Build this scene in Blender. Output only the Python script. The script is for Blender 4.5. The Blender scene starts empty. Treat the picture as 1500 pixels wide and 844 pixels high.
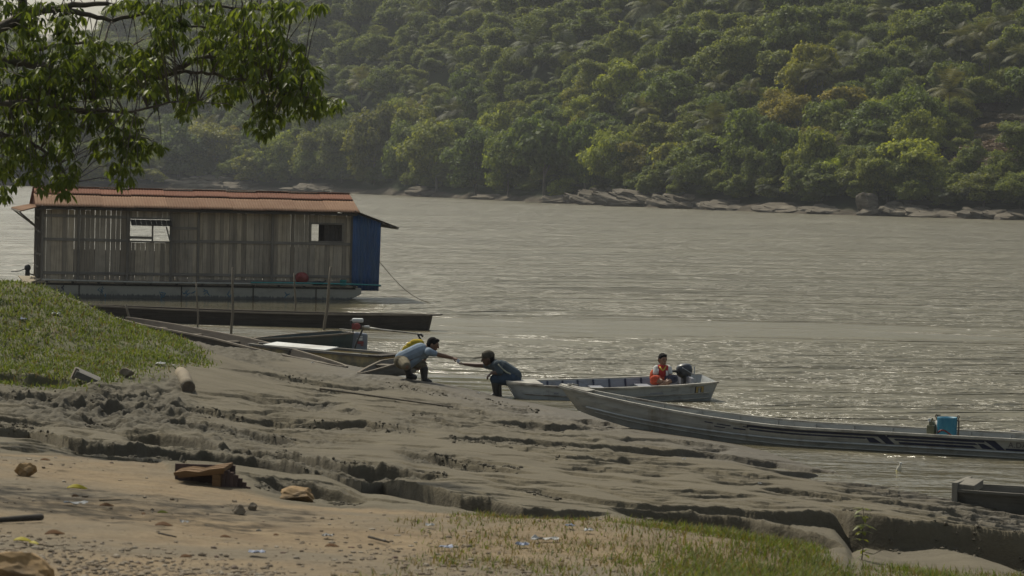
import bpy, bmesh, math, random
import numpy as np
from mathutils import Vector, Matrix, Euler

random.seed(7)
RNG = np.random.RandomState(11)
scene = bpy.context.scene
col = scene.collection
R = math.radians

# ------------------------------------------------------------------ camera
F = 4167.0                      # focal length in pixels of the 1500 px wide photograph
CAM = np.array([0.0, 0.0, 4.0])  # eye height above the river
PITCH = math.atan(167.0 / F)
ROLL = R(1.2)
fw = np.array([0, math.cos(PITCH), -math.sin(PITCH)])
r0 = np.array([1.0, 0, 0])
u0 = np.array([0, math.sin(PITCH), math.cos(PITCH)])
rt = math.cos(ROLL) * r0 + math.sin(ROLL) * u0
up = -math.sin(ROLL) * r0 + math.cos(ROLL) * u0

def ray(px, py):
    return fw + rt * ((px - 750.0) / F) - up * ((py - 422.0) / F)

def P(px, py, Y):
    """world point at depth Y"""
    d = ray(px, py)
    return CAM + d * (Y / d[1])

def PZ(px, py, z=0.0):
    d = ray(px, py)
    return CAM + d * ((z - CAM[2]) / d[2])

def project(p):
    q = np.asarray(p, float) - CAM
    zc = q @ fw
    return 750 + F * (q @ rt) / zc, 422 - F * (q @ up) / zc

cam_d = bpy.data.cameras.new("camera")
cam = bpy.data.objects.new("camera", cam_d)
col.objects.link(cam)
M3 = Matrix((tuple(rt), tuple(up), tuple(-fw))).transposed()
cam.matrix_world = Matrix.Translation(Vector(CAM)) @ M3.to_4x4()
cam_d.sensor_width = 36.0
cam_d.lens = 36.0 * F / 1500.0
cam_d.clip_start = 0.1
cam_d.clip_end = 6000
cam_d.dof.use_dof = True
cam_d.dof.focus_distance = 58.0
cam_d.dof.aperture_fstop = 9.0
scene.camera = cam

# ------------------------------------------------------------------ light
SUN_AZ = -31.0    # degrees from +Y, negative = left
SUN_EL = 51.0
w = bpy.data.worlds.new("World")
scene.world = w
w.use_nodes = True
nt = w.node_tree
bg = nt.nodes["Background"]
sky = nt.nodes.new("ShaderNodeTexSky")
sky.sky_type = 'NISHITA'
sky.sun_disc = False
sky.sun_elevation = R(SUN_EL)
sky.sun_rotation = R(SUN_AZ)
sky.air_density = 1.2
sky.dust_density = 3.5
sky.ozone_density = 1.0
hs = nt.nodes.new("ShaderNodeHueSaturation"); hs.inputs["Saturation"].default_value = .55
tm = nt.nodes.new("ShaderNodeMix"); tm.data_type = 'RGBA'; tm.blend_type = 'MULTIPLY'; tm.inputs[0].default_value = 1.0; tm.inputs[7].default_value = (.98, 1.0, .955, 1)
nt.links.new(sky.outputs[0], hs.inputs["Color"]); nt.links.new(hs.outputs[0], tm.inputs[6]); nt.links.new(tm.outputs[2], bg.inputs[0])
bg.inputs[1].default_value = 0.11
sl = bpy.data.lights.new("sun", 'SUN')
sl.energy = 4.0
sl.angle = R(0.6)
sl.color = (1.0, 0.93, 0.77)
so = bpy.data.objects.new("sun", sl)
col.objects.link(so)
ts = Vector((math.sin(R(SUN_AZ)) * math.cos(R(SUN_EL)), math.cos(R(SUN_AZ)) * math.cos(R(SUN_EL)), math.sin(R(SUN_EL))))
so.rotation_euler = (ts).to_track_quat('Z', 'Y').to_euler()
so.location = (0, 60, 60)

vs = scene.view_settings
vs.view_transform = 'Standard'
vs.look = 'None'
vs.gamma = 1.0
vs.use_curve_mapping = False
vs.exposure = -0.12
scene.cycles.use_denoising = True
scene.cycles.volume_bounces = 0
scene.cycles.max_bounces = 6
scene.cycles.transparent_max_bounces = 8
scene.cycles.volume_step_rate = 4

# ------------------------------------------------------------------ noise
def _hash(ix, iy, seed):
    n = (ix.astype(np.int64) * 374761393 + iy.astype(np.int64) * 668265263 + seed * 1442695041) & 0xffffffff
    n = ((n ^ (n >> 13)) * 1274126177) & 0xffffffff
    n = n ^ (n >> 16)
    return (n & 0xffff) / 65535.0

def vnoise(x, y, seed=0):
    x = np.asarray(x, float); y = np.asarray(y, float)
    ix = np.floor(x); iy = np.floor(y)
    fx = x - ix; fy = y - iy
    fx = fx * fx * fx * (fx * (fx * 6 - 15) + 10); fy = fy * fy * fy * (fy * (fy * 6 - 15) + 10)
    a = _hash(ix, iy, seed); b = _hash(ix + 1, iy, seed)
    c = _hash(ix, iy + 1, seed); d = _hash(ix + 1, iy + 1, seed)
    return (a * (1 - fx) + b * fx) * (1 - fy) + (c * (1 - fx) + d * fx) * fy

def fbm(x, y, octv=4, seed=0, gain=0.5):
    t = 0; a = 1.0; s = 0
    for k in range(octv):
        t = t + a * vnoise(x * 2 ** k + 17.3 * k, y * 2 ** k + 9.1 * k, seed + k)
        s += a; a *= gain
    return t / s          # 0..1, mean .5

def sstep(e0, e1, x):
    t = np.clip((x - e0) / (e1 - e0), 0, 1)
    return t * t * (3 - 2 * t)

# ------------------------------------------------------------------ objects
def link(o, parent=None):
    col.objects.link(o)
    if parent is not None:
        o.parent = parent
    return o

def np_mesh(name, verts, faces, mats, parent=None, smooth=False, attrs=None, fmat=None):
    """verts (n,3), faces list of (m,k) arrays"""
    if isinstance(faces, np.ndarray): faces = [faces]
    me = bpy.data.meshes.new(name)
    verts = np.asarray(verts, np.float32)
    me.vertices.add(len(verts)); me.vertices.foreach_set("co", verts.ravel())
    loops = np.concatenate([f.ravel() for f in faces]).astype(np.int32)
    tot = np.concatenate([np.full(len(f), f.shape[1]) for f in faces]).astype(np.int32)
    st = np.concatenate([[0], np.cumsum(tot)[:-1]]).astype(np.int32)
    me.loops.add(len(loops)); me.loops.foreach_set("vertex_index", loops)
    me.polygons.add(len(tot)); me.polygons.foreach_set("loop_start", st)
    try:
        me.polygons.foreach_set("loop_total", tot)
    except Exception:
        pass
    if fmat is not None: me.polygons.foreach_set("material_index", np.asarray(fmat, np.int32))
    me.update(calc_edges=True)
    me.polygons.foreach_set("use_smooth", np.full(len(tot), smooth))
    for m in (mats if isinstance(mats, (list, tuple)) else [mats]): me.materials.append(m)
    if attrs:
        for k, v in attrs.items():
            if v.ndim == 2:
                at = me.attributes.new(k, 'FLOAT_COLOR', 'POINT')
                vv = np.ones((len(v), 4), np.float32); vv[:, :v.shape[1]] = v
                at.data.foreach_set("color", vv.ravel())
            else:
                at = me.attributes.new(k, 'FLOAT', 'POINT')
                at.data.foreach_set("value", np.asarray(v, np.float32))
    return link(bpy.data.objects.new(name, me), parent)

def tag(o, label=None, cat=None, group=None, kind=None):
    if label: o["label"] = label
    if cat: o["category"] = cat
    if group: o["group"] = group
    if kind: o["kind"] = kind
    return o

def empty(name, loc, label, cat, group=None, rz=0.0, rx=0.0, ry=0.0):
    o = bpy.data.objects.new(name, None)
    o.empty_display_size = 0.2
    o.location = Vector([float(v) for v in loc]); o.rotation_euler = (rx, ry, rz)
    link(o)
    return tag(o, label, cat, group)

class MB:
    """collects shapes; build() links them as ONE mesh object"""
    def __init__(s):
        s.v = []; s.f = []
    def add(s, vs, fs):
        n = len(s.v)
        s.v += [tuple(float(c) for c in v) for v in vs]
        s.f += [tuple(i + n for i in f) for f in fs]
        return s
    def box(s, c, size, rot=None, taper=1.0):
        hx, hy, hz = size[0] / 2, size[1] / 2, size[2] / 2
        vs = []
        for z in (-1, 1):
            k = taper if z > 0 else 1.0
            for x, y in ((-1, -1), (1, -1), (1, 1), (-1, 1)):
                vs.append(Vector((x * hx * k, y * hy * k, z * hz)))
        if rot is not None:
            m = rot if isinstance(rot, Matrix) else Euler(rot).to_matrix()
            vs = [m @ v for v in vs]
        vs = [v + Vector(c) for v in vs]
        return s.add(vs, [(3, 2, 1, 0), (4, 5, 6, 7), (0, 1, 5, 4), (1, 2, 6, 5), (2, 3, 7, 6), (3, 0, 4, 7)])
    def bar(s, p, q, w_, h_, upv=(0, 0, 1)):
        p = Vector(p); q = Vector(q); d = (q - p); L = d.length; d.normalize()
        u = Vector(upv)
        if abs(d.dot(u)) > 0.95: u = Vector((0, 1, 0))
        a = d.cross(u).normalized(); b = a.cross(d).normalized()
        vs = []
        for e in (p, q):
            for x, y in ((-1, -1), (1, -1), (1, 1), (-1, 1)):
                vs.append(e + a * (x * w_ / 2) + b * (y * h_ / 2))
        return s.add(vs, [(3, 2, 1, 0), (4, 5, 6, 7), (0, 1, 5, 4), (1, 2, 6, 5), (2, 3, 7, 6), (3, 0, 4, 7)])
    def tube(s, pts, rad, n=8, cap=True):
        pts = [Vector([float(c) for c in p]) for p in pts]
        if not isinstance(rad, (list, tuple)): rad = [rad] * len(pts)
        rings = []; u = None
        base = len(s.v)
        for i, p in enumerate(pts):
            d = (pts[min(i + 1, len(pts) - 1)] - pts[max(i - 1, 0)]).normalized()
            if u is None:
                u = Vector((0, 0, 1)) if abs(d.z) < 0.9 else Vector((1, 0, 0))
            a = d.cross(u)
            if a.length < 1e-4: a = d.orthogonal()
            a.normalize(); b = a.cross(d).normalized(); u = b
            s.v += [tuple(p + (a * math.cos(t) + b * math.sin(t)) * rad[i]) for t in [2 * math.pi * k / n for k in range(n)]]
        for i in range(len(pts) - 1):
            for k in range(n):
                k2 = (k + 1) % n
                s.f.append((base + i * n + k, base + i * n + k2, base + (i + 1) * n + k2, base + (i + 1) * n + k))
        if cap:
            s.f.append(tuple(base + k for k in range(n))[::-1])
            e = base + (len(pts) - 1) * n
            s.f.append(tuple(e + k for k in range(n)))
        return s
    def lathe(s, prof, c=(0, 0, 0), n=20, rot=None, sx=1.0, sy=1.0):
        base = len(s.v)
        m = Euler(rot).to_matrix() if rot is not None else Matrix.Identity(3)
        for (r_, z_) in prof:
            for k in range(n):
                t = 2 * math.pi * k / n
                s.v.append(tuple(m @ Vector((r_ * math.cos(t) * sx, r_ * math.sin(t) * sy, z_)) + Vector(c)))
        for i in range(len(prof) - 1):
            for k in range(n):
                k2 = (k + 1) % n
                s.f.append((base + i * n + k, base + i * n + k2, base + (i + 1) * n + k2, base + (i + 1) * n + k))
        s.f.append(tuple(base + k for k in range(n))[::-1])
        e = base + (len(prof) - 1) * n
        s.f.append(tuple(e + k for k in range(n)))
        return s
    def ball(s, c, r_, n=10, scale=(1, 1, 1), rot=None):
        prof = [(max(1e-4, r_ * math.sin(math.pi * i / n)), -r_ * math.cos(math.pi * i / n)) for i in range(n + 1)]
        base = len(s.v)
        s.lathe(prof, (0, 0, 0), n * 2)
        m = Euler(rot).to_matrix() if rot is not None else Matrix.Identity(3)
        for i in range(base, len(s.v)):
            v = s.v[i]
            s.v[i] = tuple(m @ Vector((v[0] * scale[0], v[1] * scale[1], v[2] * scale[2])) + Vector([float(x) for x in c]))
        return s
    def build(s, name, mat, parent=None, smooth=False, bevel=0.0):
        me = bpy.data.meshes.new(name)
        me.from_pydata(s.v, [], s.f)
        if bevel or smooth:
            bm = bmesh.new(); bm.from_mesh(me)
            bmesh.ops.recalc_face_normals(bm, faces=bm.faces)
            bm.to_mesh(me); bm.free()
        me.update()
        for m in (mat if isinstance(mat, (list, tuple)) else [mat]): me.materials.append(m)
        if smooth: me.polygons.foreach_set("use_smooth", [True] * len(me.polygons))
        o = link(bpy.data.objects.new(name, me), parent)
        if bevel:
            b = o.modifiers.new("bevel", 'BEVEL'); b.width = bevel; b.segments = 2; b.limit_method = 'ANGLE'; b.angle_limit = R(40)
        return o

# ------------------------------------------------------------------ materials
def mat_new(name):
    m = bpy.data.materials.new(name); m.use_nodes = True
    t = m.node_tree; b = t.nodes["Principled BSDF"]
    return m, t, b

def ramp(t, fac, stops):
    n = t.nodes.new("ShaderNodeValToRGB")
    e = n.color_ramp.elements
    while len(e) > 1: e.remove(e[-1])
    e[0].position = stops[0][0]; e[0].color = (*stops[0][1], 1)
    for p, c in stops[1:]:
        k = e.new(p); k.color = (*c, 1)
    t.links.new(fac, n.inputs[0])
    return n.outputs[0]

def noise(t, scale, detail=4, rough=0.55, vec=None, dist=0.0):
    n = t.nodes.new("ShaderNodeTexNoise")
    n.inputs["Scale"].default_value = scale; n.inputs["Detail"].default_value = detail
    n.inputs["Roughness"].default_value = rough; n.inputs["Distortion"].default_value = dist
    if vec is not None: t.links.new(vec, n.inputs["Vector"])
    return n.outputs["Fac"]

def coords(t, kind="Object", scale=(1, 1, 1), loc=(0, 0, 0)):
    if kind == "World":
        o = t.nodes.new("ShaderNodeNewGeometry").outputs["Position"]
    else:
        o = t.nodes.new("ShaderNodeTexCoord").outputs[kind]
    mp = t.nodes.new("ShaderNodeMapping")
    mp.inputs["Scale"].default_value = scale; mp.inputs["Location"].default_value = loc
    t.links.new(o, mp.inputs[0])
    return mp.outputs[0]

def mixc(t, fac, a, b, mode='MIX'):
    n = t.nodes.new("ShaderNodeMix"); n.data_type = 'RGBA'; n.blend_type = mode
    for sock, v in ((n.inputs[0], fac), (n.inputs[6], a), (n.inputs[7], b)):
        if hasattr(v, "links"): t.links.new(v, sock)
        elif isinstance(v, (int, float)): sock.default_value = v
        else: sock.default_value = (*v, 1)
    return n.outputs[2]

def math_n(t, op, a, b=None, clamp=False):
    n = t.nodes.new("ShaderNodeMath"); n.operation = op; n.use_clamp = clamp
    for i, v in enumerate((a, b)):
        if v is None: continue
        if hasattr(v, "links"): t.links.new(v, n.inputs[i])
        else: n.inputs[i].default_value = v
    return n.outputs[0]

def bump(t, b, height, strength=0.3, dist=0.02):
    n = t.nodes.new("ShaderNodeBump")
    n.inputs["Strength"].default_value = strength; n.inputs["Distance"].default_value = dist
    t.links.new(height, n.inputs["Height"]); t.links.new(n.outputs[0], b.inputs["Normal"])
    return n

def simple(name, c, rough=0.6, var=0.25, scale=8.0, metal=0.0, bstr=0.15, stain=None, stretch=(1, 1, 1), spec=0.4):
    """a colour with blotches, fine grain and optional stains"""
    m, t, b = mat_new(name)
    v = coords(t, "Object", stretch)
    n1 = noise(t, scale, 5, 0.6, v)
    lo = tuple(x * (1 - var) for x in c); hi = tuple(min(1, x * (1 + var)) for x in c)
    cc = ramp(t, n1, [(0.3, lo), (0.7, hi)])
    if stain is not None:
        n2 = noise(t, scale * 0.35, 6, 0.65, v)
        f = ramp(t, n2, [(0.48, (0, 0, 0)), (0.66, (1, 1, 1))])
        cc = mixc(t, f, cc, stain)
    t.links.new(cc, b.inputs["Base Color"])
    b.inputs["Roughness"].default_value = rough
    b.inputs["Metallic"].default_value = metal
    b.inputs["Specular IOR Level"].default_value = spec
    if bstr: bump(t, b, noise(t, scale * 5, 4, 0.6, v), bstr, 0.01)
    return m

def wood(name, c, var=0.45, rough=0.85, axis=2, scale=1.0, island=True):
    """weathered boards: grain along one axis, each board its own shade"""
    m, t, b = mat_new(name)
    st = [26 * scale] * 3; st[axis] = 1.3 * scale
    v = coords(t, "Object", tuple(st))
    n1 = noise(t, 1.0, 6, 0.65, v)
    cc = ramp(t, n1, [(0.28, tuple(x * (1 - var) for x in c)), (0.5, c), (0.75, tuple(x * (1 + var * .6) for x in c))])
    if island:
        g = t.nodes.new("ShaderNodeNewGeometry")
        k = ramp(t, g.outputs["Random Per Island"], [(0.0, (0.62, 0.60, 0.58)), (0.5, (1, 1, 1)), (1.0, (1.28, 1.24, 1.16))])
        cc = mixc(t, 1.0, cc, k, 'MULTIPLY')
    n2 = noise(t, 1.7, 5, 0.6, coords(t, "Object"))
    cc = mixc(t, ramp(t, n2, [(0.45, (0, 0, 0)), (0.75, (0.6, 0.6, 0.6))]), cc, tuple(x * 0.55 for x in c))
    t.links.new(cc, b.inputs["Base Color"])
    b.inputs["Roughness"].default_value = rough
    b.inputs["Specular IOR Level"].default_value = 0.2
    bump(t, b, n1, 0.4, 0.008)
    return m

def foliage(name, c, c2, trans=0.35, rough=0.6, tint=True, scale=0.6):
    m, t, b = mat_new(name)
    v = coords(t, "Object")
    n1 = noise(t, scale, 3, 0.6, v)
    g = t.nodes.new("ShaderNodeNewGeometry")
    f = math_n(t, 'ADD', math_n(t, 'MULTIPLY', g.outputs["Random Per Island"], 0.45), math_n(t, 'MULTIPLY', n1, 0.6))
    cc = ramp(t, f, [(0.25, c), (0.75, c2)])
    if tint:
        oi = t.nodes.new("ShaderNodeObjectInfo")
        cc = mixc(t, 1.0, cc, oi.outputs["Color"], 'MULTIPLY')
        k = ramp(t, oi.outputs["Random"], [(0, (0.80, 0.84, 0.9)), (0.5, (1, 1, 1)), (1, (1.25, 1.16, 0.95))])
        cc = mixc(t, 1.0, cc, k, 'MULTIPLY')
    t.links.new(cc, b.inputs["Base Color"])
    b.inputs["Roughness"].default_value = rough
    b.inputs["Specular IOR Level"].default_value = 0.18
    tr = t.nodes.new("ShaderNodeBsdfTranslucent")
    t.links.new(mixc(t, 1.0, cc, (1.25, 1.2, 0.55), 'MULTIPLY'), tr.inputs[0])
    mx = t.nodes.new("ShaderNodeMixShader"); mx.inputs[0].default_value = trans
    out = t.nodes["Material Output"]
    t.links.new(b.outputs[0], mx.inputs[1]); t.links.new(tr.outputs[0], mx.inputs[2])
    t.links.new(mx.outputs[0], out.inputs[0])
    return m
# ================================================================== near bank
class TPS:
    def __init__(s, pts, vals, lam=0.02):
        s.p = np.asarray(pts, float); n = len(s.p)
        K = s.phi(np.linalg.norm(s.p[:, None] - s.p[None], axis=2)) + lam * np.eye(n)
        Q = np.c_[np.ones(n), s.p]
        A = np.zeros((n + 3, n + 3)); A[:n, :n] = K; A[:n, n:] = Q; A[n:, :n] = Q.T
        s.w = np.linalg.solve(A, np.r_[vals, 0, 0, 0])
    @staticmethod
    def phi(r):
        return r * r * np.log(r + 1e-6)
    def __call__(s, x, y):
        x = np.asarray(x, float); y = np.asarray(y, float)
        out = s.w[-3] + s.w[-2] * x + s.w[-1] * y
        for i, (a, b) in enumerate(s.p):
            r = np.sqrt((x - a) ** 2 + (y - b) ** 2)
            out = out + s.w[i] * s.phi(r)
        return out

NX, NY = -0.927, -0.375          # inland normal of the shoreline
CP = []
def cz(px, py, z):
    p = PZ(px, py, z); CP.append((p[0], p[1], z))
def cy(px, py, Y):
    p = P(px, py, Y); CP.append(tuple(p))
SHORE = [(240, 480, 0), (370, 508, .04), (500, 533, .12), (620, 557, .2), (720, 579, .04), (840, 602, 0), (960, 626, 0), (1100, 656, 0),
         (1200, 686, 0), (1320, 716, 0), (1420, 736, 0), (1500, 752, 0), (1700, 800, 0)]
for px, py, z in SHORE:
    cz(px, py, z)
    q = PZ(px, py, z)
    for d, zz in ((3.0, -.45), (9.0, -1.2)):
        CP.append((q[0] - NX * d, q[1] - NY * d, zz))
CP += [(-13.5, 80, 0), (-19, 90, 0), (-10, 82, -.6), (-16, 92, -.6), (-8, 95, -1.2), (-22, 85, .9), (-20, 70, 1.5), (-15, 66, .9)]
# mud slope
for px, py, z in ((0, 625, 1.05), (0, 590, 1.08), (400, 690, 1.15), (400, 600, .75), (400, 545, .36), (700, 715, 1.05), (700, 650, .68), (700, 605, .30),
                  (1100, 790, 1.0), (1100, 757, .9), (1100, 700, .48), (1400, 822, .85), (1400, 775, .72), (1400, 752, .36), (200, 650, 1.1), (550, 570, .38), (900, 655, .45)):
    cz(px, py, z)
# crest of orange sand and the near ground
for px, py, z in ((0, 667, 1.62), (200, 676, 1.62), (400, 737, 1.64), (600, 750, 1.62), (780, 758, 1.62), (950, 770, 1.66), (0, 844, 2.2), (300, 844, 2.16), (750, 844, 2.05), (1050, 790, 1.68),
                  (1100, 844, 1.74), (1200, 844, 1.62), (1400, 850, 1.12), (200, 730, 1.85), (500, 790, 1.86), (-300, 844, 2.3), (-300, 640, 1.6), (1750, 850, .6), (-250, 560, 1.5)):
    cz(px, py, z)
# grassy knoll
for px, py, Y in ((0, 416, 46), (50, 424, 46.2), (100, 434, 46.5), (150, 455, 46.8), (200, 477, 47), (250, 503, 46), (300, 530, 45), (0, 470, 43), (150, 500, 43), (0, 535, 40), (150, 542, 40), (-120, 410, 46), (60, 440, 45), (-250, 420, 45)):
    cy(px, py, Y)
CP += [(-11, 54, 1.2), (-8.5, 54, .75), (-5.2, 54, .42), (-14, 54, 1.9), (-8, 61, .35), (-11, 62, .7)]
CP += [(0, 0, 2.4), (12, 0, 2.2), (-12, 0, 2.6), (10, 12, 1.3), (14, 22, -.8), (-16, 20, 2.4), (-18, 40, 2.2), (0, 8, 2.3), (-6, 10, 2.4), (6, 10, 1.9)]
CPa = np.array(CP)
tps = TPS(CPa[:, :2], CPa[:, 2], 0.03)

def base_z(x, y):
    return tps(x, y)

def hit(px, py, fn=None, y0=9.0, y1=100.0):
    """where a line of sight meets the bank"""
    fn = fn or base_z
    Y = np.exp(np.linspace(math.log(y0), math.log(y1), 900))
    d = ray(px, py)
    t = Y / d[1]
    pts = CAM[None] + d[None] * t[:, None]
    g = pts[:, 2] - fn(pts[:, 0], pts[:, 1])
    k = np.where(g < 0)[0]
    if len(k) == 0: return pts[-1]
    i = k[0]
    if i == 0: return pts[0]
    f = g[i - 1] / (g[i - 1] - g[i])
    return pts[i - 1] * (1 - f) + pts[i] * f

# broken steps of the mud bank: (photo polyline, visible height in px)
SC = [
 ([(470, 690), (530, 704), (560, 702), (600, 712), (628, 718), (675, 728), (720, 735), (766, 745), (810, 750), (850, 751), (900, 748)], [8, 22, 24, 26, 28, 24, 26, 25, 20, 16, 0]),
 ([(890, 742), (930, 745), (1000, 747), (1060, 752), (1100, 757), (1160, 769), (1205, 781), (1240, 790)], [0, 14, 26, 30, 32, 28, 20, 0]),
 ([(1215, 746), (1250, 757), (1310, 765), (1370, 770), (1420, 776), (1500, 788), (1600, 800)], [0, 44, 48, 46, 42, 42, 40]),
 ([(700, 708), (740, 713), (793, 718), (836, 725), (904, 732), (1000, 738), (1070, 743), (1133, 747), (1250, 752), (1270, 756)], [0, 5, 5, 7, 7, 8, 10, 14, 24, 0]),
 ([(1110, 716), (1140, 718), (1183, 723), (1230, 729), (1262, 735)], [0, 8, 10, 7, 0]),
 ([(800, 686), (840, 689), (900, 696), (960, 704), (1010, 710)], [0, 4, 3, 4, 0]),
 ([(630, 640), (680, 643), (730, 644), (779, 645), (836, 651), (904, 655), (1000, 660), (1067, 668), (1133, 677), (1200, 690), (1260, 702), (1317, 716)], [0, 4, 6, 8, 5, 8, 10, 8, 9, 9, 6, 0]),
 ([(790, 662), (830, 665), (917, 669), (1000, 676), (1040, 680)], [0, 4, 5, 5, 0]),
 ([(1080, 682), (1147, 687), (1200, 690), (1240, 699), (1260, 703)], [0, 6, 8, 4, 0]),
 ([(700, 616), (730, 618), (770, 620), (820, 625), (850, 628)], [0, 6, 9, 6, 0]),
 ([(835, 616), (860, 618), (900, 622), (930, 628)], [0, 8, 6, 0]),
 ([(625, 591), (660, 594), (705, 599)], [0, 5, 0]),
 ([(-60, 622), (0, 628), (44, 632), (100, 645), (168, 655), (215, 658), (300, 665), (370, 675), (430, 685), (480, 692)], [14, 18, 16, 12, 14, 14, 14, 18, 16, 0]),
 ([(170, 633), (200, 637), (235, 640), (285, 647), (320, 655), (370, 658), (440, 666), (500, 676), (540, 681), (584, 687), (630, 693), (670, 698)], [0, 12, 16, 14, 10, 12, 10, 14, 16, 10, 8, 0]),
 ([(85, 656), (110, 659), (160, 664), (215, 668), (250, 676), (285, 690)], [0, 8, 10, 8, 7, 0]),
 ([(-60, 566), (0, 570), (75, 575), (100, 578)], [8, 9, 6, 0]),
 ([(60, 576), (100, 580), (148, 586), (190, 590), (300, 596), (360, 606), (404, 611), (500, 617), (540, 619), (580, 625), (640, 636)], [0, 8, 9, 5, 6, 6, 7, 8, 9, 6, 0]),
 ([(80, 597), (120, 604), (172, 613), (200, 618)], [0, 7, 7, 0]),
 ([(210, 612), (260, 617), (330, 624), (417, 637), (440, 642)], [0, 7, 6, 8, 0]),
 ([(570, 658), (610, 663), (650, 668), (700, 675), (735, 682)], [0, 9, 7, 8, 0]),
 ([(360, 700), (404, 706), (450, 714), (500, 724), (540, 732)], [0, 14, 18, 14, 0]),
 ([(-60, 598), (0, 604), (60, 612), (100, 620)], [5, 6, 5, 0]),
 ([(640, 668), (700, 676), (740, 680), (790, 688)], [0, 6, 5, 0]),
 ([(560, 600), (620, 606), (690, 612), (740, 613)], [0, 3, 3, 0]),
 ([(330, 572), (400, 578), (470, 586), (520, 590)], [0, 4, 4, 0]),
 ([(1010, 700), (1060, 704), (1110, 708), (1150, 712)], [0, 4, 5, 0]),
 ([(1190, 700), (1240, 708), (1290, 716), (1330, 722)], [0, 5, 6, 0]),
 ([(1260, 728), (1310, 733), (1370, 742), (1430, 752), (1500, 762)], [0, 7, 8, 7, 5]),
 ([(1380, 738), (1430, 744), (1480, 752), (1530, 758)], [0, 7, 6, 5]),
 ([(310, 540), (380, 548), (450, 556), (520, 565), (600, 572)], [0, 3, 4, 4, 0]),
 ([(520, 552), (600, 566), (680, 580), (760, 594), (830, 606)], [0, 3, 4, 3, 0]),
 ([(-60, 545), (0, 548), (50, 553), (90, 558), (130, 563)], [8, 9, 8, 8, 0]),
 ([(120, 566), (170, 570), (220, 576), (255, 580)], [0, 8, 6, 0]),
]
# many small cracks that run the same way
rc = random.Random(23)
for _ in range(280):
    x = rc.uniform(-60, 1480); f = rc.random()
    y_hi = float(np.interp(x, [0, 240, 500, 840, 1100, 1320, 1500], [570, 560, 555, 614, 664, 722, 760])); y_lo = float(np.interp(x, [0, 250, 420, 760, 1000, 1250, 1500], [655, 680, 725, 742, 735, 748, 775]))
    if y_lo - y_hi < 8: continue
    y = y_hi + 4 + (y_lo - y_hi - 6) * f; Ln_ = rc.uniform(40, 190); sl_ = rc.uniform(.05, .15)
    n_ = max(3, int(Ln_ / 30)); hmax = rc.uniform(1.6, 5.0) * (1.25 if x > 640 else .9)
    SC.append(([(x + Ln_ * i / n_, y + sl_ * Ln_ * i / n_ + rc.uniform(-1.5, 1.5)) for i in range(n_ + 1)], [hmax * rc.uniform(.5, 1) * math.sin(math.pi * i / n_) for i in range(n_ + 1)]))
SCW = []
for poly, hs in SC:
    pts = np.array([hit(x, y) for x, y in poly])
    a = pts[:, 0] / pts[:, 1]
    o = np.argsort(a)
    h = np.array(hs, float) / (F / pts[:, 1])
    SCW.append((a[o], pts[o, 1], h[o]))

# border of the sand and of the knoll grass, as depth over the sight column
def column_line(poly, mono=True):
    pts = np.array([hit(x, y) for x, y in poly]); a = pts[:, 0] / pts[:, 1]
    o = np.argsort(a)
    return a[o], pts[o, 1]
SAND = column_line([(-200, 655), (0, 664), (100, 667), (200, 674), (250, 690), (350, 722), (420, 738), (500, 742), (600, 747), (760, 754), (900, 755), (1000, 772), (1180, 806), (1225, 828), (1300, 838), (1500, 846)])
KN0 = column_line([(-250, 548), (0, 540), (60, 552), (120, 562), (170, 548), (230, 545), (290, 532), (330, 528)])

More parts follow.
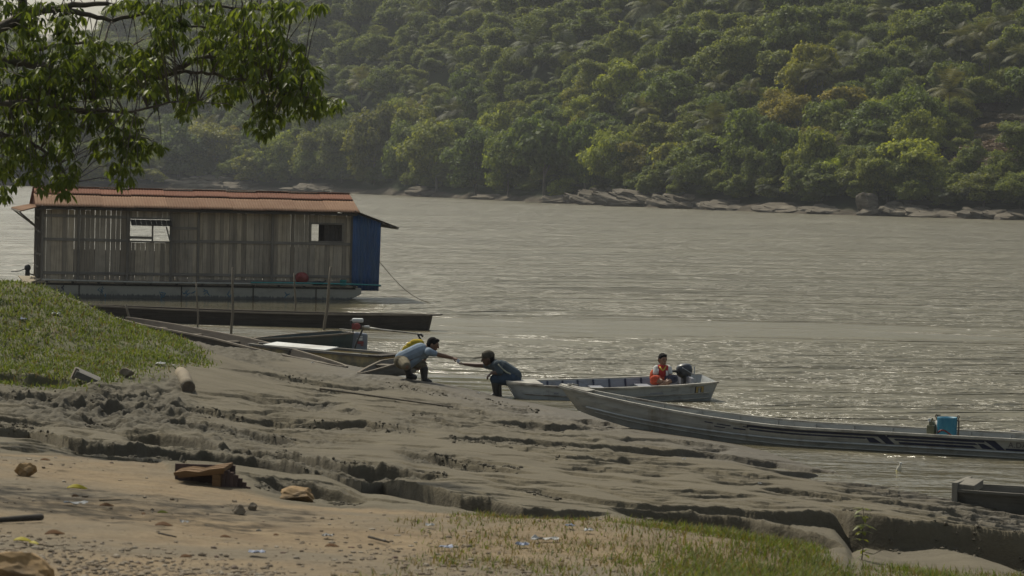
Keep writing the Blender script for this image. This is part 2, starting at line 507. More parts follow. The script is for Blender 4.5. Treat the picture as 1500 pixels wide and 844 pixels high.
def terrain(X, Y, detail=True):
    a = X / Y
    z = base_z(X, Y)
    sand_y = np.interp(a, *SAND) + (fbm(X * .9, Y * .9, 3, 5) - .5) * 1.6
    sand = 1 - sstep(-.5, .5, Y - sand_y)
    kn = np.interp(a, *KN0, left=40, right=46)
    r_edge = sstep(.0, .8, -X / Y * 46 - 4.35 + (Y - 44) * -.12)       # fades to the right tip of the knoll
    knoll = sstep(-2.4, 1.6, Y - kn + (fbm(X * .8, Y * .5, 3, 9) - .5) * 4) * r_edge * (1 - sstep(55, 60, Y)) * (X < 0)
    rough = np.zeros_like(X)
    jag = np.zeros_like(X)
    if detail:
        for k, (aa, yy, hh) in enumerate(SCW):
            m = (a > aa[0] - .002) & (a < aa[-1] + .002)
            if not m.any(): continue
            xm, ym = X[m], Y[m]
            s_ = np.interp(a[m], aa, yy)
            sc_ = s_ / 30.0
            col_ = xm * 1.0
            s_ = s_ + (fbm(col_ * .7, k * 7.7 + 0 * col_, 4, 31 + k, .5) - .5) * 1.5 * sc_ + (fbm(col_ * 5, 3.3 * k + ym * .6, 2, 3) - .5) * .12
            H = np.interp(a[m], aa, hh) * (1 + .35 * sstep(0.0, -.06, a[m])) * (0.75 + .9 * fbm(col_ * 1.7, 5.5 * k + 0 * col_, 3, 77))
            d = ym - s_
            Ln = 0.5 + 7 * H * sc_
            wd = .02 + H * (.05 + .45 * fbm(xm * 2.3, ym * 2.3, 2, 15)) * sc_
            dz = np.where(d < 0, -H * sstep(0, 1, -d / wd) * np.exp(np.minimum(d + wd, 0) / Ln), 0) + np.where(d >= 0, .10 * H * np.exp(-np.maximum(d, 0) / .5), 0)
            z[m] += dz
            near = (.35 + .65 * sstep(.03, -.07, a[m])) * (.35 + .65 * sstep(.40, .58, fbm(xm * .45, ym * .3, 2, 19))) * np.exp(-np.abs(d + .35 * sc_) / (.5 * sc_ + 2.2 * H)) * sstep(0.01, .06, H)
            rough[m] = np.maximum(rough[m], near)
        mud = (1 - sand) * (1 - knoll) * sstep(-.2, .25, z)
        left = sstep(.02, -.1, a)
        # rippled mud: low ridges following the contours, clods beside the steps
        u = X * NX + Y * NY
        c1 = fbm(X * .55, Y * .22, 4, 21)
        z += mud * (.035 + .03 * left) * (c1 - .5)
        rid = fbm(X * .35 + 3, Y * 1.3, 3, 51)
        z += mud * (.02 + .05 * left) * np.maximum(0, rid - .5) * 1.6
        clod = np.abs(fbm(X * 3.2, Y * 2.2, 3, 41) - .5) * 2
        cl2 = np.maximum(0, fbm(X * 7, Y * 4.5, 2, 43) - .5) * 2
        cl3 = fbm(X * 17, Y * 11, 2, 45) - .5
        cl4 = fbm(X * 34 + 5, Y * 22, 2, 46) - .5
        z += mud * rough * (.09 * (clod - .28) + .09 * cl2 + .075 * cl3 + .04 * cl4)
        patch = sstep(.52, .64, fbm(X * .33, Y * .2, 3, 61)) * (.35 + .65 * left)
        z += mud * patch * .055 * (clod - .3 + cl2)
        z += sand * (.035 * (fbm(X * 1.2, Y * 1.2, 4, 71) - .5) + .02 * (fbm(X * 6, Y * 6, 3, 72) - .5))
        z += knoll * (.22 * (fbm(X * .9, Y * .6, 3, 81) - .5) + .08 * (fbm(X * 3, Y * 2, 2, 82) - .5))
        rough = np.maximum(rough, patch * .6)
    return z, sand, knoll, rough

def ground_z(x, y):
    return float(terrain(np.array([float(x)]), np.array([float(y)]))[0][0])

def on_ground(px, py):
    """meets the finished ground; refine from the base"""
    return Vector(hit(px, py, lambda x, y: terrain(x, y)[0]))

# the mesh: columns fan out, rows get coarser with distance
ac = np.concatenate([np.linspace(-.55, -.215, 40)[:-1], np.linspace(-.215, .215, 1250), np.linspace(.215, .55, 40)[1:]])
rows = [2.0]
while rows[-1] < 100:
    y = rows[-1]
    rows.append(y + (0.25 if y < 10 else np.clip(0.00002 * y * y + .004, .010, .075) * (2.0 if y > 58 else 1.0)))
rows = np.array(rows)
A_, Y_ = np.meshgrid(ac, rows)
X_ = A_ * Y_
Zt, Sd, Kn, Ro = terrain(X_.ravel(), Y_.ravel())
n_r, n_c = A_.shape
idx = np.arange(n_r * n_c).reshape(n_r, n_c)
q = np.stack([idx[:-1, :-1], idx[:-1, 1:], idx[1:, 1:], idx[1:, :-1]], -1).reshape(-1, 4)
wet = 1 - sstep(.0, .42, Zt + .35 * (fbm(X_.ravel() * .4, Y_.ravel() * .4, 3, 91) - .5))

m, t, b = mat_new("bank_earth")
at = t.nodes.new("ShaderNodeAttribute"); at.attribute_name = "zones"
sp = t.nodes.new("ShaderNodeSeparateColor"); t.links.new(at.outputs["Color"], sp.inputs[0])
wv = coords(t, "World")
wvs = coords(t, "World", (.55, .8, 1))
n_big = noise(t, .45, 5, .6, wv); n_mid = noise(t, 3.0, 5, .65, wvs); n_fine = noise(t, 26, 4, .7, wv)
mud = ramp(t, n_mid, [(.25, (.064, .053, .034)), (.5, (.099, .083, .054)), (.75, (.125, .107, .071))])
mud = mixc(t, ramp(t, n_big, [(.35, (0, 0, 0)), (.7, (.7, .7, .7))]), mud, (.132, .113, .076))
mud = mixc(t, math_n(t, 'MULTIPLY', ramp(t, n_fine, [(.5, (0, 0, 0)), (.75, (1, 1, 1))]), .35), mud, (.058, .050, .037))
shade_mud = mixc(t, n_mid, (.055, .050, .039), (.085, .076, .059))
at2 = t.nodes.new("ShaderNodeAttribute"); at2.attribute_name = "step_shade"
mud = mixc(t, math_n(t, 'MULTIPLY', at2.outputs["Fac"], .85, True), mud, shade_mud)  # darker tone along steps and clods, shade painted into the mud colour
sandc = ramp(t, n_mid, [(.25, (.125, .088, .050)), (.5, (.185, .135, .077)), (.8, (.225, .168, .098))])
sandc = mixc(t, ramp(t, n_big, [(.42, (0, 0, 0)), (.60, (.85, .85, .85))]), sandc, (.125, .105, .073))
sandc = mixc(t, ramp(t, n_fine, [(.52, (0, 0, 0)), (.72, (.8, .8, .8))]), sandc, (.075, .056, .036))
soil = ramp(t, n_mid, [(.3, (.07, .072, .035)), (.55, (.10, .098, .05)), (.8, (.16, .13, .085))])
cc = mixc(t, sp.outputs[0], mud, sandc)
cc = mixc(t, sp.outputs[1], cc, soil)
cc = mixc(t, math_n(t, 'MULTIPLY', sp.outputs[2], .8), cc, (.07, .06, .045))
t.links.new(cc, b.inputs["Base Color"])
rg = math_n(t, 'SUBTRACT', .92, math_n(t, 'MULTIPLY', sp.outputs[2], .22))
t.links.new(rg, b.inputs["Roughness"]); b.inputs["Specular IOR Level"].default_value = .25
hn = math_n(t, 'ADD', math_n(t, 'MULTIPLY', n_fine, .35), math_n(t, 'ADD', math_n(t, 'MULTIPLY', n_mid, .8), math_n(t, 'MULTIPLY', noise(t, 9, 4, .65, wvs), .7)))
bump(t, b, hn, .55, .06)
M_EARTH = m
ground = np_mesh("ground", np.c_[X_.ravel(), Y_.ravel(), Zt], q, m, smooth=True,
                 attrs={"zones": np.c_[Sd, Kn, wet], "step_shade": Ro})
tag(ground, "muddy river bank of grey silt with broken steps and orange sand on top", "ground", kind="structure")

# ================================================================== water
ax = np.concatenate([np.linspace(-420, -30, 40)[:-1], np.linspace(-30, 20, 101), np.linspace(20, 420, 40)[1:]])
ay = np.concatenate([np.linspace(10, 100, 181), np.linspace(100, 900, 60)[1:]])
WX, WY = np.meshgrid(ax, ay)
uu = (WX - 5.1) * NX + (WY - 37.2) * NY
calm = sstep(-5.0, -.5, uu) * .75 * (WY < 60)
def soft_box(x, y, x0, x1, y0, y1, e=1.5):
    return sstep(x0 - e, x0 + e, x) * (1 - sstep(x1 - e, x1 + e, x)) * sstep(y0 - e, y0 + e, y) * (1 - sstep(y1 - e, y1 + e, y))
calm = np.maximum(calm, soft_box(WX, WY, -16, -4.4, 74, 88, 1.0))
calm = np.maximum(calm, .75 * soft_box(WX, WY, 3.0, 14, 33, 41.5, .8))
calm = np.maximum(calm, .5 * soft_box(WX, WY, -12, -2.5, 60, 72, 1.0))
idx = np.arange(WX.size).reshape(WX.shape)
qw = np.stack([idx[:-1, :-1], idx[:-1, 1:], idx[1:, 1:], idx[1:, :-1]], -1).reshape(-1, 4)
m, t, b = mat_new("river_water")
at = t.nodes.new("ShaderNodeAttribute"); at.attribute_name = "calm"
wv = coords(t, "World")
nsilt = noise(t, .02, 4, .6, coords(t, "World", (1, 2.5, 1)))
t.links.new(ramp(t, nsilt, [(.35, (.115, .100, .060)), (.65, (.14, .122, .076))]), b.inputs["Base Color"])
b.inputs["IOR"].default_value = 1.33
t.links.new(math_n(t, 'SUBTRACT', .30, math_n(t, 'MULTIPLY', at.outputs["Fac"], .25)), b.inputs["Roughness"])
b.inputs["Specular IOR Level"].default_value = .5
# glassy boils and wind streaks: the height of the ripples changes from place to place
streak = noise(t, 1.0, 5, .62, coords(t, "World", (.014, .075, 1)), .6)
amp = ramp(t, streak, [(.36, (.10, .10, .10)), (.45, (.75, .75, .75)), (.62, (1, 1, 1))])
lines = noise(t, 1.0, 4, .6, coords(t, "World", (.045, .30, 1), (5, 3, 0)), .9)
amp = math_n(t, 'MULTIPLY', amp, ramp(t, lines, [(.36, (.2, .2, .2)), (.47, (1, 1, 1))]))
amp = math_n(t, 'MULTIPLY', amp, math_n(t, 'SUBTRACT', 1.0, at.outputs["Fac"]))
w1 = noise(t, 1.0, 3, .6, coords(t, "World", (1.1, 1.9, 1)))
w2 = noise(t, 1.0, 2, .6, coords(t, "World", (.28, .62, 1), (2, 9, 0)))
w3 = noise(t, 1.0, 3, .6, coords(t, "World", (4.0, 7.0, 1), (4, 1, 0)))
h = math_n(t, 'ADD', math_n(t, 'MULTIPLY', w1, .46), math_n(t, 'ADD', math_n(t, 'MULTIPLY', w2, .85), math_n(t, 'MULTIPLY', w3, .085)))
h = math_n(t, 'MULTIPLY', h, math_n(t, 'ADD', amp, .02))
bn = bump(t, b, h, 1.0, 1.5)
water = np_mesh("water", np.c_[WX.ravel(), WY.ravel(), np.zeros(WX.size)], qw, m, attrs={"calm": calm.ravel()}, smooth=True)
tag(water, "wide brown rippled river", "river", kind="structure")

# ================================================================== far shore and hill
FS = [(-500, 264), (0, 272), (300, 277), (520, 284), (700, 292), (800, 297), (1000, 306), (1200, 314), (1500, 323), (2000, 340)]
fsp = np.array([PZ(x, y, 0) for x, y in FS])
FSA = fsp[:, 0] / fsp[:, 1]; FSY = fsp[:, 1]
def far_y(a): return np.interp(a, FSA, FSY)
def hill_slope(a):
    return np.interp(a, [-.5, -.2, -.15, -.125, -.09, .6], [.085, .088, .10, .17, .33, .36])
def hill_z(X, Y):
    a = X / Y
    v = Y - far_y(a)
    rock = sstep(-1, 5, v) * .9 + sstep(4, 14, v) * 2.0 - sstep(1, -6, v) * 1.5
    rock = rock + (fbm(X * .08, Y * .12, 4, 101) - .5) * 2.4 * sstep(0, 6, v) * (1 - sstep(14, 30, v))
    s_ = hill_slope(a)
    z = rock + s_ * np.maximum(0, v - 9) + (fbm(X * .012, Y * .012, 4, 111) - .5) * 16 * sstep(20, 90, v)
    cap = np.interp(a, [-.25, -.18, -.144, -.125, -.10], [29, 31, 33, 50, 400])
    return np.where(z > cap, cap + (z - cap) * .02, z)
ha = np.linspace(-.42, .42, 300)
hv = np.concatenate([np.linspace(-12, 20, 60), np.linspace(20, 160, 60)[1:], np.linspace(160, 500, 40)[1:]])
HA, HV = np.meshgrid(ha, hv)
HY = far_y(HA) + HV; HX = HA * HY
HZ = hill_z(HX, HY)
idx = np.arange(HA.size).reshape(HA.shape)
qh = np.stack([idx[:-1, :-1], idx[:-1, 1:], idx[1:, 1:], idx[1:, :-1]], -1).reshape(-1, 4)
m, t, b = mat_new("hill_ground")
at = t.nodes.new("ShaderNodeAttribute"); at.attribute_name = "bare"
wv = coords(t, "World")
n1 = noise(t, .12, 5, .6, wv); n2 = noise(t, .5, 5, .65, coords(t, "World", (.6, 1, 2.5)))
green = ramp(t, n1, [(.3, (.018, .026, .011)), (.6, (.032, .042, .018)), (.8, (.05, .05, .024))])
bare = ramp(t, n2, [(.3, (.04, .034, .026)), (.55, (.085, .072, .054)), (.75, (.15, .13, .10))])
t.links.new(mixc(t, at.outputs["Fac"], green, bare), b.inputs["Base Color"])
b.inputs["Roughness"].default_value = .95; b.inputs["Specular IOR Level"].default_value = .1
bump(t, b, n2, .9, .5)
hill = np_mesh("hills", np.c_[HX.ravel(), HY.ravel(), HZ.ravel()], qh, m, smooth=True,
               attrs={"bare": np.maximum(1 - sstep(2.5, 6, HV + (fbm(HX * .1, HY * .1, 3, 121) - .5) * 4), .6 * sstep(.150, .160, HA) * sstep(12, 16, HV) * (1 - sstep(36, 44, HV))).ravel()})
tag(hill, "far river bank rising into a forested hillside", "hill", kind="structure")

def hill_hit(px, py):
    d = ray(px, py)
    Y = np.linspace(280, 1100, 3000)
    p = CAM[None] + d[None] * (Y / d[1])[:, None]
    g = p[:, 2] - hill_z(p[:, 0], p[:, 1])
    k = np.where(g < 0)[0]
    return p[k[0]] if len(k) else None
# ================================================================== vegetation of the far side
def quads_from(c, nrm, size, aspect=1.0, rng=RNG):
    """a leaf-sized quad at each centre"""
    n = len(c)
    nrm = nrm / (np.linalg.norm(nrm, axis=1, keepdims=True) + 1e-9)
    t = rng.normal(size=(n, 3)); t -= (t * nrm).sum(1, keepdims=True) * nrm
    t /= np.linalg.norm(t, axis=1, keepdims=True) + 1e-9
    bt = np.cross(nrm, t)
    s = size[:, None] if np.ndim(size) else size
    v = np.stack([c - t * s * aspect, c - bt * s * .6, c + t * s * aspect, c + bt * s * .6], 1)
    return v.reshape(-1, 3), np.arange(4 * n).reshape(-1, 4)

def crown_mesh(name, mat, nclump=18, per=170, seed=0, leaf=.20, flat=1.0, low=-.35, spread=1.0):
    """unit crown: radius about 1, centre at 0; leaves spread through clumps with gaps between them"""
    rng = np.random.RandomState(seed)
    C = []; Nn = []
    cl = []
    tries = 0
    while len(cl) < nclump and tries < 4000:
        tries += 1
        d = rng.normal(size=3); d /= np.linalg.norm(d)
        if d[2] < low: continue
        r = rng.uniform(.45, .88) * (1 if d[2] > 0 else .85)
        c = d * r * np.array([spread, spread, flat])
        rad = rng.uniform(.22, .40)
        if all(np.linalg.norm(c - k[0]) > .55 * (rad + k[1]) * .75 for k in cl): cl.append((c, rad))
    cl.append((np.array([0, 0, 0.0]), .5))
    for c, rad in cl:
        n = int(per * 1.9 * (rad / .3) ** 2)
        d = rng.normal(size=(n, 3)); d /= np.linalg.norm(d, axis=1, keepdims=True)
        d[:, 2] = np.where(d[:, 2] < -.25, -d[:, 2], d[:, 2])
        rr = rad * rng.uniform(.55, 1.12, size=(n, 1)) * (1 + .25 * np.sin(d[:, :1] * 7 + c[0] * 9) * np.cos(d[:, 1:2] * 6 + c[1] * 5))
        C.append(c + d * rr * np.array([1.05, 1.05, .75]))
        Nn.append(d + np.array([0, 0, .55]) + rng.normal(size=(n, 3)) * .55)
    C = np.concatenate(C); Nn = np.concatenate(Nn)
    v, f = quads_from(C, Nn, rng.uniform(.45, 1.1, len(C)) * leaf * .235, 1.0, rng)
    me_o = np_mesh(name, v, f, mat)
    return me_o

def trunk_mesh(name, mat, seed=0, h=1.0):
    rng = np.random.RandomState(seed)
    mb = MB()
    mb.tube([(0, 0, -.35), (.02, 0, .1), (.05 * rng.normal(), .04, .55 * h), (.02, .02, .95 * h)], [.075, .06, .045, .025], 7)
    for k in range(6):
        a = k * 1.05 + rng.uniform(-.3, .3); z0 = rng.uniform(.35, .7)
        e = Vector((math.cos(a) * rng.uniform(.35, .6), math.sin(a) * rng.uniform(.35, .6), z0 + rng.uniform(.3, .55)))
        mb.tube([(0.02, 0.01, z0), e * .5 + Vector((0, 0, z0 * .45)), e], [.032, .022, .009], 5)
    return mb.build(name, mat, smooth=True)

M_FOL = foliage("foliage_green", (.075, .105, .024), (.205, .24, .052), .46, scale=1.2)
M_PALM = foliage("palm_fronds", (.040, .055, .022), (.11, .125, .055), .30, scale=1.0)
M_BARK = simple("far_bark", (.16, .14, .115), .9, .35, 6, bstr=.3)
M_SCRUB = foliage("dry_scrub", (.075, .058, .034), (.15, .12, .07), .25, scale=1.5)

def palm_crown(name, mat, seed):
    rng = np.random.RandomState(seed)
    V = []; Fc = []
    n0 = 0
    for k in range(22):
        a = rng.uniform(0, 2 * math.pi); el = rng.uniform(.15, 1.35)
        L = rng.uniform(.8, 1.15)
        pts = []
        d = np.array([math.cos(a) * math.cos(el), math.sin(a) * math.cos(el), math.sin(el)])
        p = np.zeros(3)
        for i in range(9):
            pts.append(p.copy())
            p = p + d * L / 8
            d = d + np.array([0, 0, -.20]); d /= np.linalg.norm(d)
        side = np.array([-math.sin(a), math.cos(a), 0])
        for i in range(1, 9):
            wdt = .30 * math.sin(math.pi * min(.95, (i + .6) / 9.3)) * L
            tg = pts[i] - pts[i - 1]; tg /= np.linalg.norm(tg)
            for sgn in (-1, 1):
                for j in range(2):
                    b0 = pts[i - 1] + (pts[i] - pts[i - 1]) * (j * .5)
                    tip = b0 + side * sgn * wdt + tg * wdt * .55 + np.array([0, 0, -.35 * wdt])
                    wv_ = tg * .022
                    V += [b0 - wv_, b0 + wv_, tip + wv_ * .2, tip - wv_ * .2]
                    Fc.append([n0, n0 + 1, n0 + 2, n0 + 3]); n0 += 4
    return np_mesh(name, np.array(V), np.array(Fc), mat)

protos = []
def proto_tree(kind, crown, trunk, cz_):
    protos.append((kind, crown, trunk, cz_))
PROTO = {}
def detach(o):
    me = o.data; col.objects.unlink(o); bpy.data.objects.remove(o)
    return me
CR = [detach(crown_mesh("crown", M_FOL, nc, per, 200 + i, leaf, fl, lo, spd)) for i, (nc, per, leaf, fl, lo, spd) in enumerate([
    (20, 190, .30, .85, -.5, 1.0), (26, 150, .26, 1.0, -.6, .95), (16, 210, .34, .70, -.2, 1.1), (24, 170, .28, 1.1, -.7, .85), (30, 130, .25, .8, -.4, 1.05), (14, 220, .30, .95, -.5, .9)])]
SCR = [detach(crown_mesh("crown", M_SCRUB, 22, 90, 300 + i, .26, .6, -.2, 1.1)) for i in range(2)]
TR = [detach(trunk_mesh("trunk", M_BARK, 20 + i)) for i in range(3)]
PC = [detach(palm_crown("crown", M_PALM, 40 + i)) for i in range(3)]
_pt = MB(); _pt.tube([(0, 0, -.3), (.03, 0, .5), (.0, 0, 1.0)], [.045, .035, .03], 7)
PT = detach(_pt.build("trunk", M_BARK, smooth=True))

rt_ = random.Random(5)
def slab_pile(wd, dp, h, seed, tilt=.2):
    """one outcrop: tilted broken plates of rock"""
    rng = np.random.RandomState(seed); mb = MB()
    n = max(7, int(wd * 2.4) + 4)
    for i in range(n):
        f = rng.uniform(0, 1); cx = (rng.uniform(-.5, .5)) * wd * (1 - .35 * f); cy = (-.5 + f) * dp
        th = h * rng.uniform(.22, .42); cz = h * (.05 + .62 * f) * rng.uniform(.6, 1.1)
        ra = wd * rng.uniform(.16, .34); rb = dp * rng.uniform(.16, .34)
        m_ = Euler((rng.uniform(.10, .38), tilt + rng.uniform(-.15, .15), rng.uniform(-.4, .4))).to_matrix()
        k = rng.randint(6, 10); a0 = rng.uniform(0, 6)
        V = []
        for lvl, sc in ((-.5, 1.06), (.28, 1.0), (.5, .84)):
            for j in range(k):
                a = a0 + j * 6.283 / k + rng.uniform(-.2, .2) * (lvl < 0); r = rng.uniform(.72, 1.1)
                V.append(m_ @ Vector((math.cos(a) * ra * r * sc, math.sin(a) * rb * r * sc, lvl * th + rng.uniform(-.06, .06) * th)) + Vector((cx, cy, cz)))
        Fc = [tuple(range(k))[::-1], tuple(range(2 * k, 3 * k))]
        for l in (0, 1):
            for j in range(k): Fc.append((l * k + j, l * k + (j + 1) % k, (l + 1) * k + (j + 1) % k, (l + 1) * k + j))
        mb.add(V, Fc)
    me = bpy.data.meshes.new("rock"); me.from_pydata(mb.v, [], mb.f); me.update()
    return me

def add_tree(loc, h, wd, style, tint, label, cat="tree", group=None, name="broadleaf_tree", rz=None, proto=None):
    """one tree as trunk + crown; h = full height, wd = crown width"""
    e = empty(name, loc, label, cat, group, rz=rt_.uniform(0, 6.28) if rz is None else rz)
    if style == 'palm':
        t_ = link(bpy.data.objects.new("trunk", PT), e); t_.scale = (h * .10 + .25, h * .10 + .25, h * .68)
        c_ = link(bpy.data.objects.new("crown", PC[proto if proto is not None else rt_.randrange(3)]), e)
        c_.location = (0, 0, h * .68); c_.scale = (wd / 2 * 1.1, wd / 2 * 1.1, wd / 2 * 1.1)
    else:
        t_ = link(bpy.data.objects.new("trunk", TR[rt_.randrange(3)]), e); t_.scale = (wd * .36, wd * .36, h * .72)
        src = SCR if style == 'scrub' else CR
        c_ = link(bpy.data.objects.new("crown", src[rt_.randrange(len(src)) if proto is None else proto]), e)
        if style == 'tree' and cat == 'tree' and group is None:
            c_.location = (0, 0, h * .43); c_.scale = (wd * .54, wd * .54, h * .60)
        elif style == 'bush':
            c_.location = (0, 0, h * .42); c_.scale = (wd * .5, wd * .5, h * .60)
        else:
            c_.location = (0, 0, h * .46); c_.scale = (wd * .54, wd * .54, h * .57)
    c_.color = (*tint, 1)
    return e

DK = (.72, .82, .72); MID = (1, 1, .9); OL = (1.25, 1.1, .85); LIME = (2.0, 2.0, .75); DULL = (1.05, .95, .95); BL = (.62, .72, .78); BR = (1.35, 1.02, .8); YG = (1.5, 1.45, .8)
# the trees that stand along the far water's edge: (px, py of base, width px, height px, style, tint, label)
SHORE_TREES = [
 (8, 266, 90, 70, 'tree', DK, "dark tree at the left photo edge behind the river, below the hanging branches"),
 (62, 267, 90, 62, 'tree', BL, "shadowy round tree on the far bank above the left end of the houseboat roof"),
 (128, 268, 75, 36, 'bush', OL, "low olive bush on the far bank above the left part of the red roof"),
 (178, 268, 75, 70, 'tree', DK, "dark tree on the far bank above the first window of the houseboat"),
 (222, 270, 52, 28, 'bush', OL, "small pale olive bush at the water left of the far left rock slabs"),
 (262, 262, 80, 74, 'tree', BL, "dark bluish tree behind the small pale olive bush left of the far rock slabs"),
 (318, 258, 86, 84, 'tree', DULL, "dull grey green tree standing directly behind the far left rock slabs"),
 (368, 270, 62, 48, 'bush', OL, "low yellowish olive bush at the right end of the far left rock slabs"),
 (410, 268, 62, 82, 'tree', YG, "light green rounded tree under the tip of the near hanging branch"),
 (456, 268, 66, 82, 'tree', OL, "olive tree just right of the light green rounded tree under the near branch tip"),
 (500, 268, 80, 92, 'tree', DULL, "dull green tree above the right end of the red houseboat roof"),
 (548, 270, 92, 128, 'tree', (.8, .72, .66), "tall brownish dark tree with vines behind the bare earth spit"),
 (594, 272, 70, 104, 'tree', BL, "dark blue green tree between the tall brownish tree and the feathery green tree"),
 (640, 280, 100, 112, 'tree', MID, "feathery green tree with layered top just right of the dark gap in the shore trees"),
 (696, 286, 90, 108, 'tree', DK, "dark green tree right of the feathery layered tree"),
 (744, 288, 76, 112, 'tree', (.85, .95, .8), "dense green tree left of the tall dark domed tree"),
 (796, 290, 104, 134, 'tree', DK, "tall dark domed tree above the little bright bush at the water"),
 (822, 292, 42, 36, 'bush', YG, "little bright green bush at the water's edge below the tall dark domed tree"),
 (856, 292, 72, 128, 'tree', DK, "tall dark tree between the domed tree and the yellow green sunlit tree"),
 (900, 284, 84, 102, 'tree', YG, "yellow green sunlit tree behind the left end of the long pale slabs"),
 (940, 274, 72, 74, 'tree', BR, "olive brown vine covered tree above the long pale slabs"),
 (982, 272, 66, 74, 'tree', OL, "olive tree at the middle of the long pale slabs"),
 (1036, 272, 92, 92, 'tree', MID, "wide mid green tree at the right end of the long pale slabs"),
 (1090, 276, 90, 108, 'tree', (.9, .95, .75), "tall green tree left of the lime green tree, behind the dark mud bank"),
 (1112, 286, 52, 48, 'bush', MID, "round green bush low on the bank right of the long pale slabs"),
 (1148, 284, 74, 116, 'tree', DK, "tall dark tree just left of the lime green tree"),
 (1186, 288, 70, 112, 'tree', MID, "tall mid green tree directly behind the lime green tree"),
 (1212, 294, 72, 78, 'bush', LIME, "bright lime green tree, the brightest on the far bank"),
 (1258, 294, 62, 74, 'bush', DULL, "dull olive bushy tree just right of the lime green tree"),
 (1300, 296, 68, 70, 'bush', DK, "dark bush above the tilted pale boulder"),
 (1346, 292, 112, 100, 'tree', YG, "broad round tree with sunlit yellow green top above the tilted pale boulder"),
 (1392, 298, 62, 66, 'bush', MID, "green bush at the right foot of the broad round sunlit tree"),
 (1335, 300, 44, 30, 'bush', OL, "low olive bush at the water right of the tilted pale boulder"),
 (1440, 304, 92, 60, 'bush', (.9, .85, .7), "dark olive scrub tree at the water near the right photo edge"),
 (1494, 308, 70, 54, 'bush', MID, "green bush at the water cut by the right photo edge"),
 (1420, 262, 88, 44, 'scrub', DULL, "brown dry scrub patch on the slope right of the broad round sunlit tree"),
 (1478, 262, 88, 44, 'scrub', DULL, "brown dry scrub patch on the slope at the right photo edge"),
 (1450, 238, 84, 40, 'scrub', (1.1, .9, .85), "reddish dry scrub higher on the slope below the small bright sapling"),
 (1398, 236, 70, 40, 'scrub', (.9, .9, .9), "grey brown dry scrub left of the small bright sapling"),
 (1496, 226, 84, 36, 'scrub', (1.15, .9, .9), "reddish dry scrub right of the small bright sapling, cut by the photo edge"),
 (1457, 222, 18, 18, 'bush', LIME, "small bright yellow green sapling standing in the dry scrub"),
]
placed = []
for px, py, wpx, hpx, style, tint, lab in SHORE_TREES:
    p = hill_hit(px, py)
    if p is None: continue
    s_ = F / p[1]
    nm = {'tree': 'broadleaf_tree', 'bush': 'bush', 'scrub': 'dry_shrub'}[style]
    add_tree((p[0], p[1], p[2] - .3), hpx / s_, wpx / s_, style, tint, lab, {'tree': 'tree', 'bush': 'bush', 'scrub': 'shrub'}[style], name=nm)
    placed.append((p[0], p[1], wpx / s_ * .34))

# palms one can tell apart on the slope
PALMS = [(1052, 178, 34, "pale palm on the slope above the wide mid green shore tree"), (1098, 184, 32, "palm on the slope above the tall tree left of the lime one"),
         (1196, 172, 44, "dark palm on the slope straight above the lime green tree"), (1204, 168, 34, "slim palm beside the dark palm straight above the lime green tree"),
         (1406, 128, 48, "grey green palm high on the slope above the broad round sunlit tree"), (1440, 112, 40, "palm in the group at the upper right, its left member"),
         (1470, 104, 46, "tallest palm in the group at the upper right photo edge"), (1492, 150, 44, "palm on the slope at the right photo edge above the dry scrub"),
         (1448, 142, 40, "palm between the upper right palm group and the dry scrub"), (1408, 44, 34, "pale spiky palm near the top right of the photo"),
         (842, 44, 30, "palm near the top edge above the middle of the far bank"), (700, 58, 30, "palm high on the slope above the feathery layered shore tree"),
         (1120, 66, 28, "small palm high on the slope above the middle of the river"), (330, 196, 26, "palm behind the dull trees above the far left rock slabs")]
for px, py, wpx, lab in PALMS:
    p = hill_hit(px, py)
    if p is None: continue
    s_ = F / p[1]
    add_tree((p[0], p[1], p[2] - .3), 1.55 * wpx / s_ + 3, wpx / s_ * 1.35, 'palm', OL, lab, "palm", name="palm_tree")
    placed.append((p[0], p[1], 1.6))

# the other trees of the hillside
cand = []
rr = random.Random(17)
k = 0
grid = {}
def near_ok(x, y, r):
    gx, gy = int(x // 6), int(y // 6)
    for i in range(gx - 1, gx + 2):
        for j in range(gy - 1, gy + 2):
            for (x2, y2, r2) in grid.get((i, j), ()):
                if (x - x2) ** 2 + (y - y2) ** 2 < (r + r2) ** 2: return False
    return True
for x, y, r_ in placed: grid.setdefault((int(x // 6), int(y // 6)), []).append((x, y, r_))
for _ in range(60000):
    a = rr.uniform(-.25, .25); v = 9 + rr.random() ** .8 * (175 if a > -.1 else 300)
    y = float(far_y(a)) + v; x = a * y
    if .158 < a and 16 < v < 36: continue            # the dry scrub patch
    r_ = (1.35 + 1.9 * rr.random() ** 1.6) * (1.15 if v > 80 else 1)
    if near_ok(x, y, r_):
        grid.setdefault((int(x // 6), int(y // 6)), []).append((x, y, r_))
        cand.append((x, y, v, a, r_))
zz = hill_z(np.array([c[0] for c in cand]), np.array([c[1] for c in cand]))
def slope_tint():
    u = rr.random()
    if u < .36: return DK, "dark green"
    if u < .66: return MID, "mid green"
    if u < .84: return OL, "olive green"
    if u < .93: return YG, "light yellow green"
    return BR, "brownish"
cols = [(-.19, "above the left half of the houseboat roof"), (-.108, "above the right half of the houseboat roof"), (-.05, "above the bare earth spit"), (-.008, "above the dark shore trees"),
        (.05, "above the long pale slabs"), (.098, "above the lime green tree"), (.135, "above the broad round sunlit tree")]
ind = []; mass = []
for (x, y, v, a, r_), z in sorted(zip(cand, zz), key=lambda c: c[0][2]):
    inf = -.185 < a < .185
    fx, fy_ = project((x, y, z + 3))
    if inf and 0 < fy_ and len(ind) < 225 and v > 10: ind.append((x, y, v, a, r_, z, fy_))
    else: mass.append((x, y, v, a, r_, z))
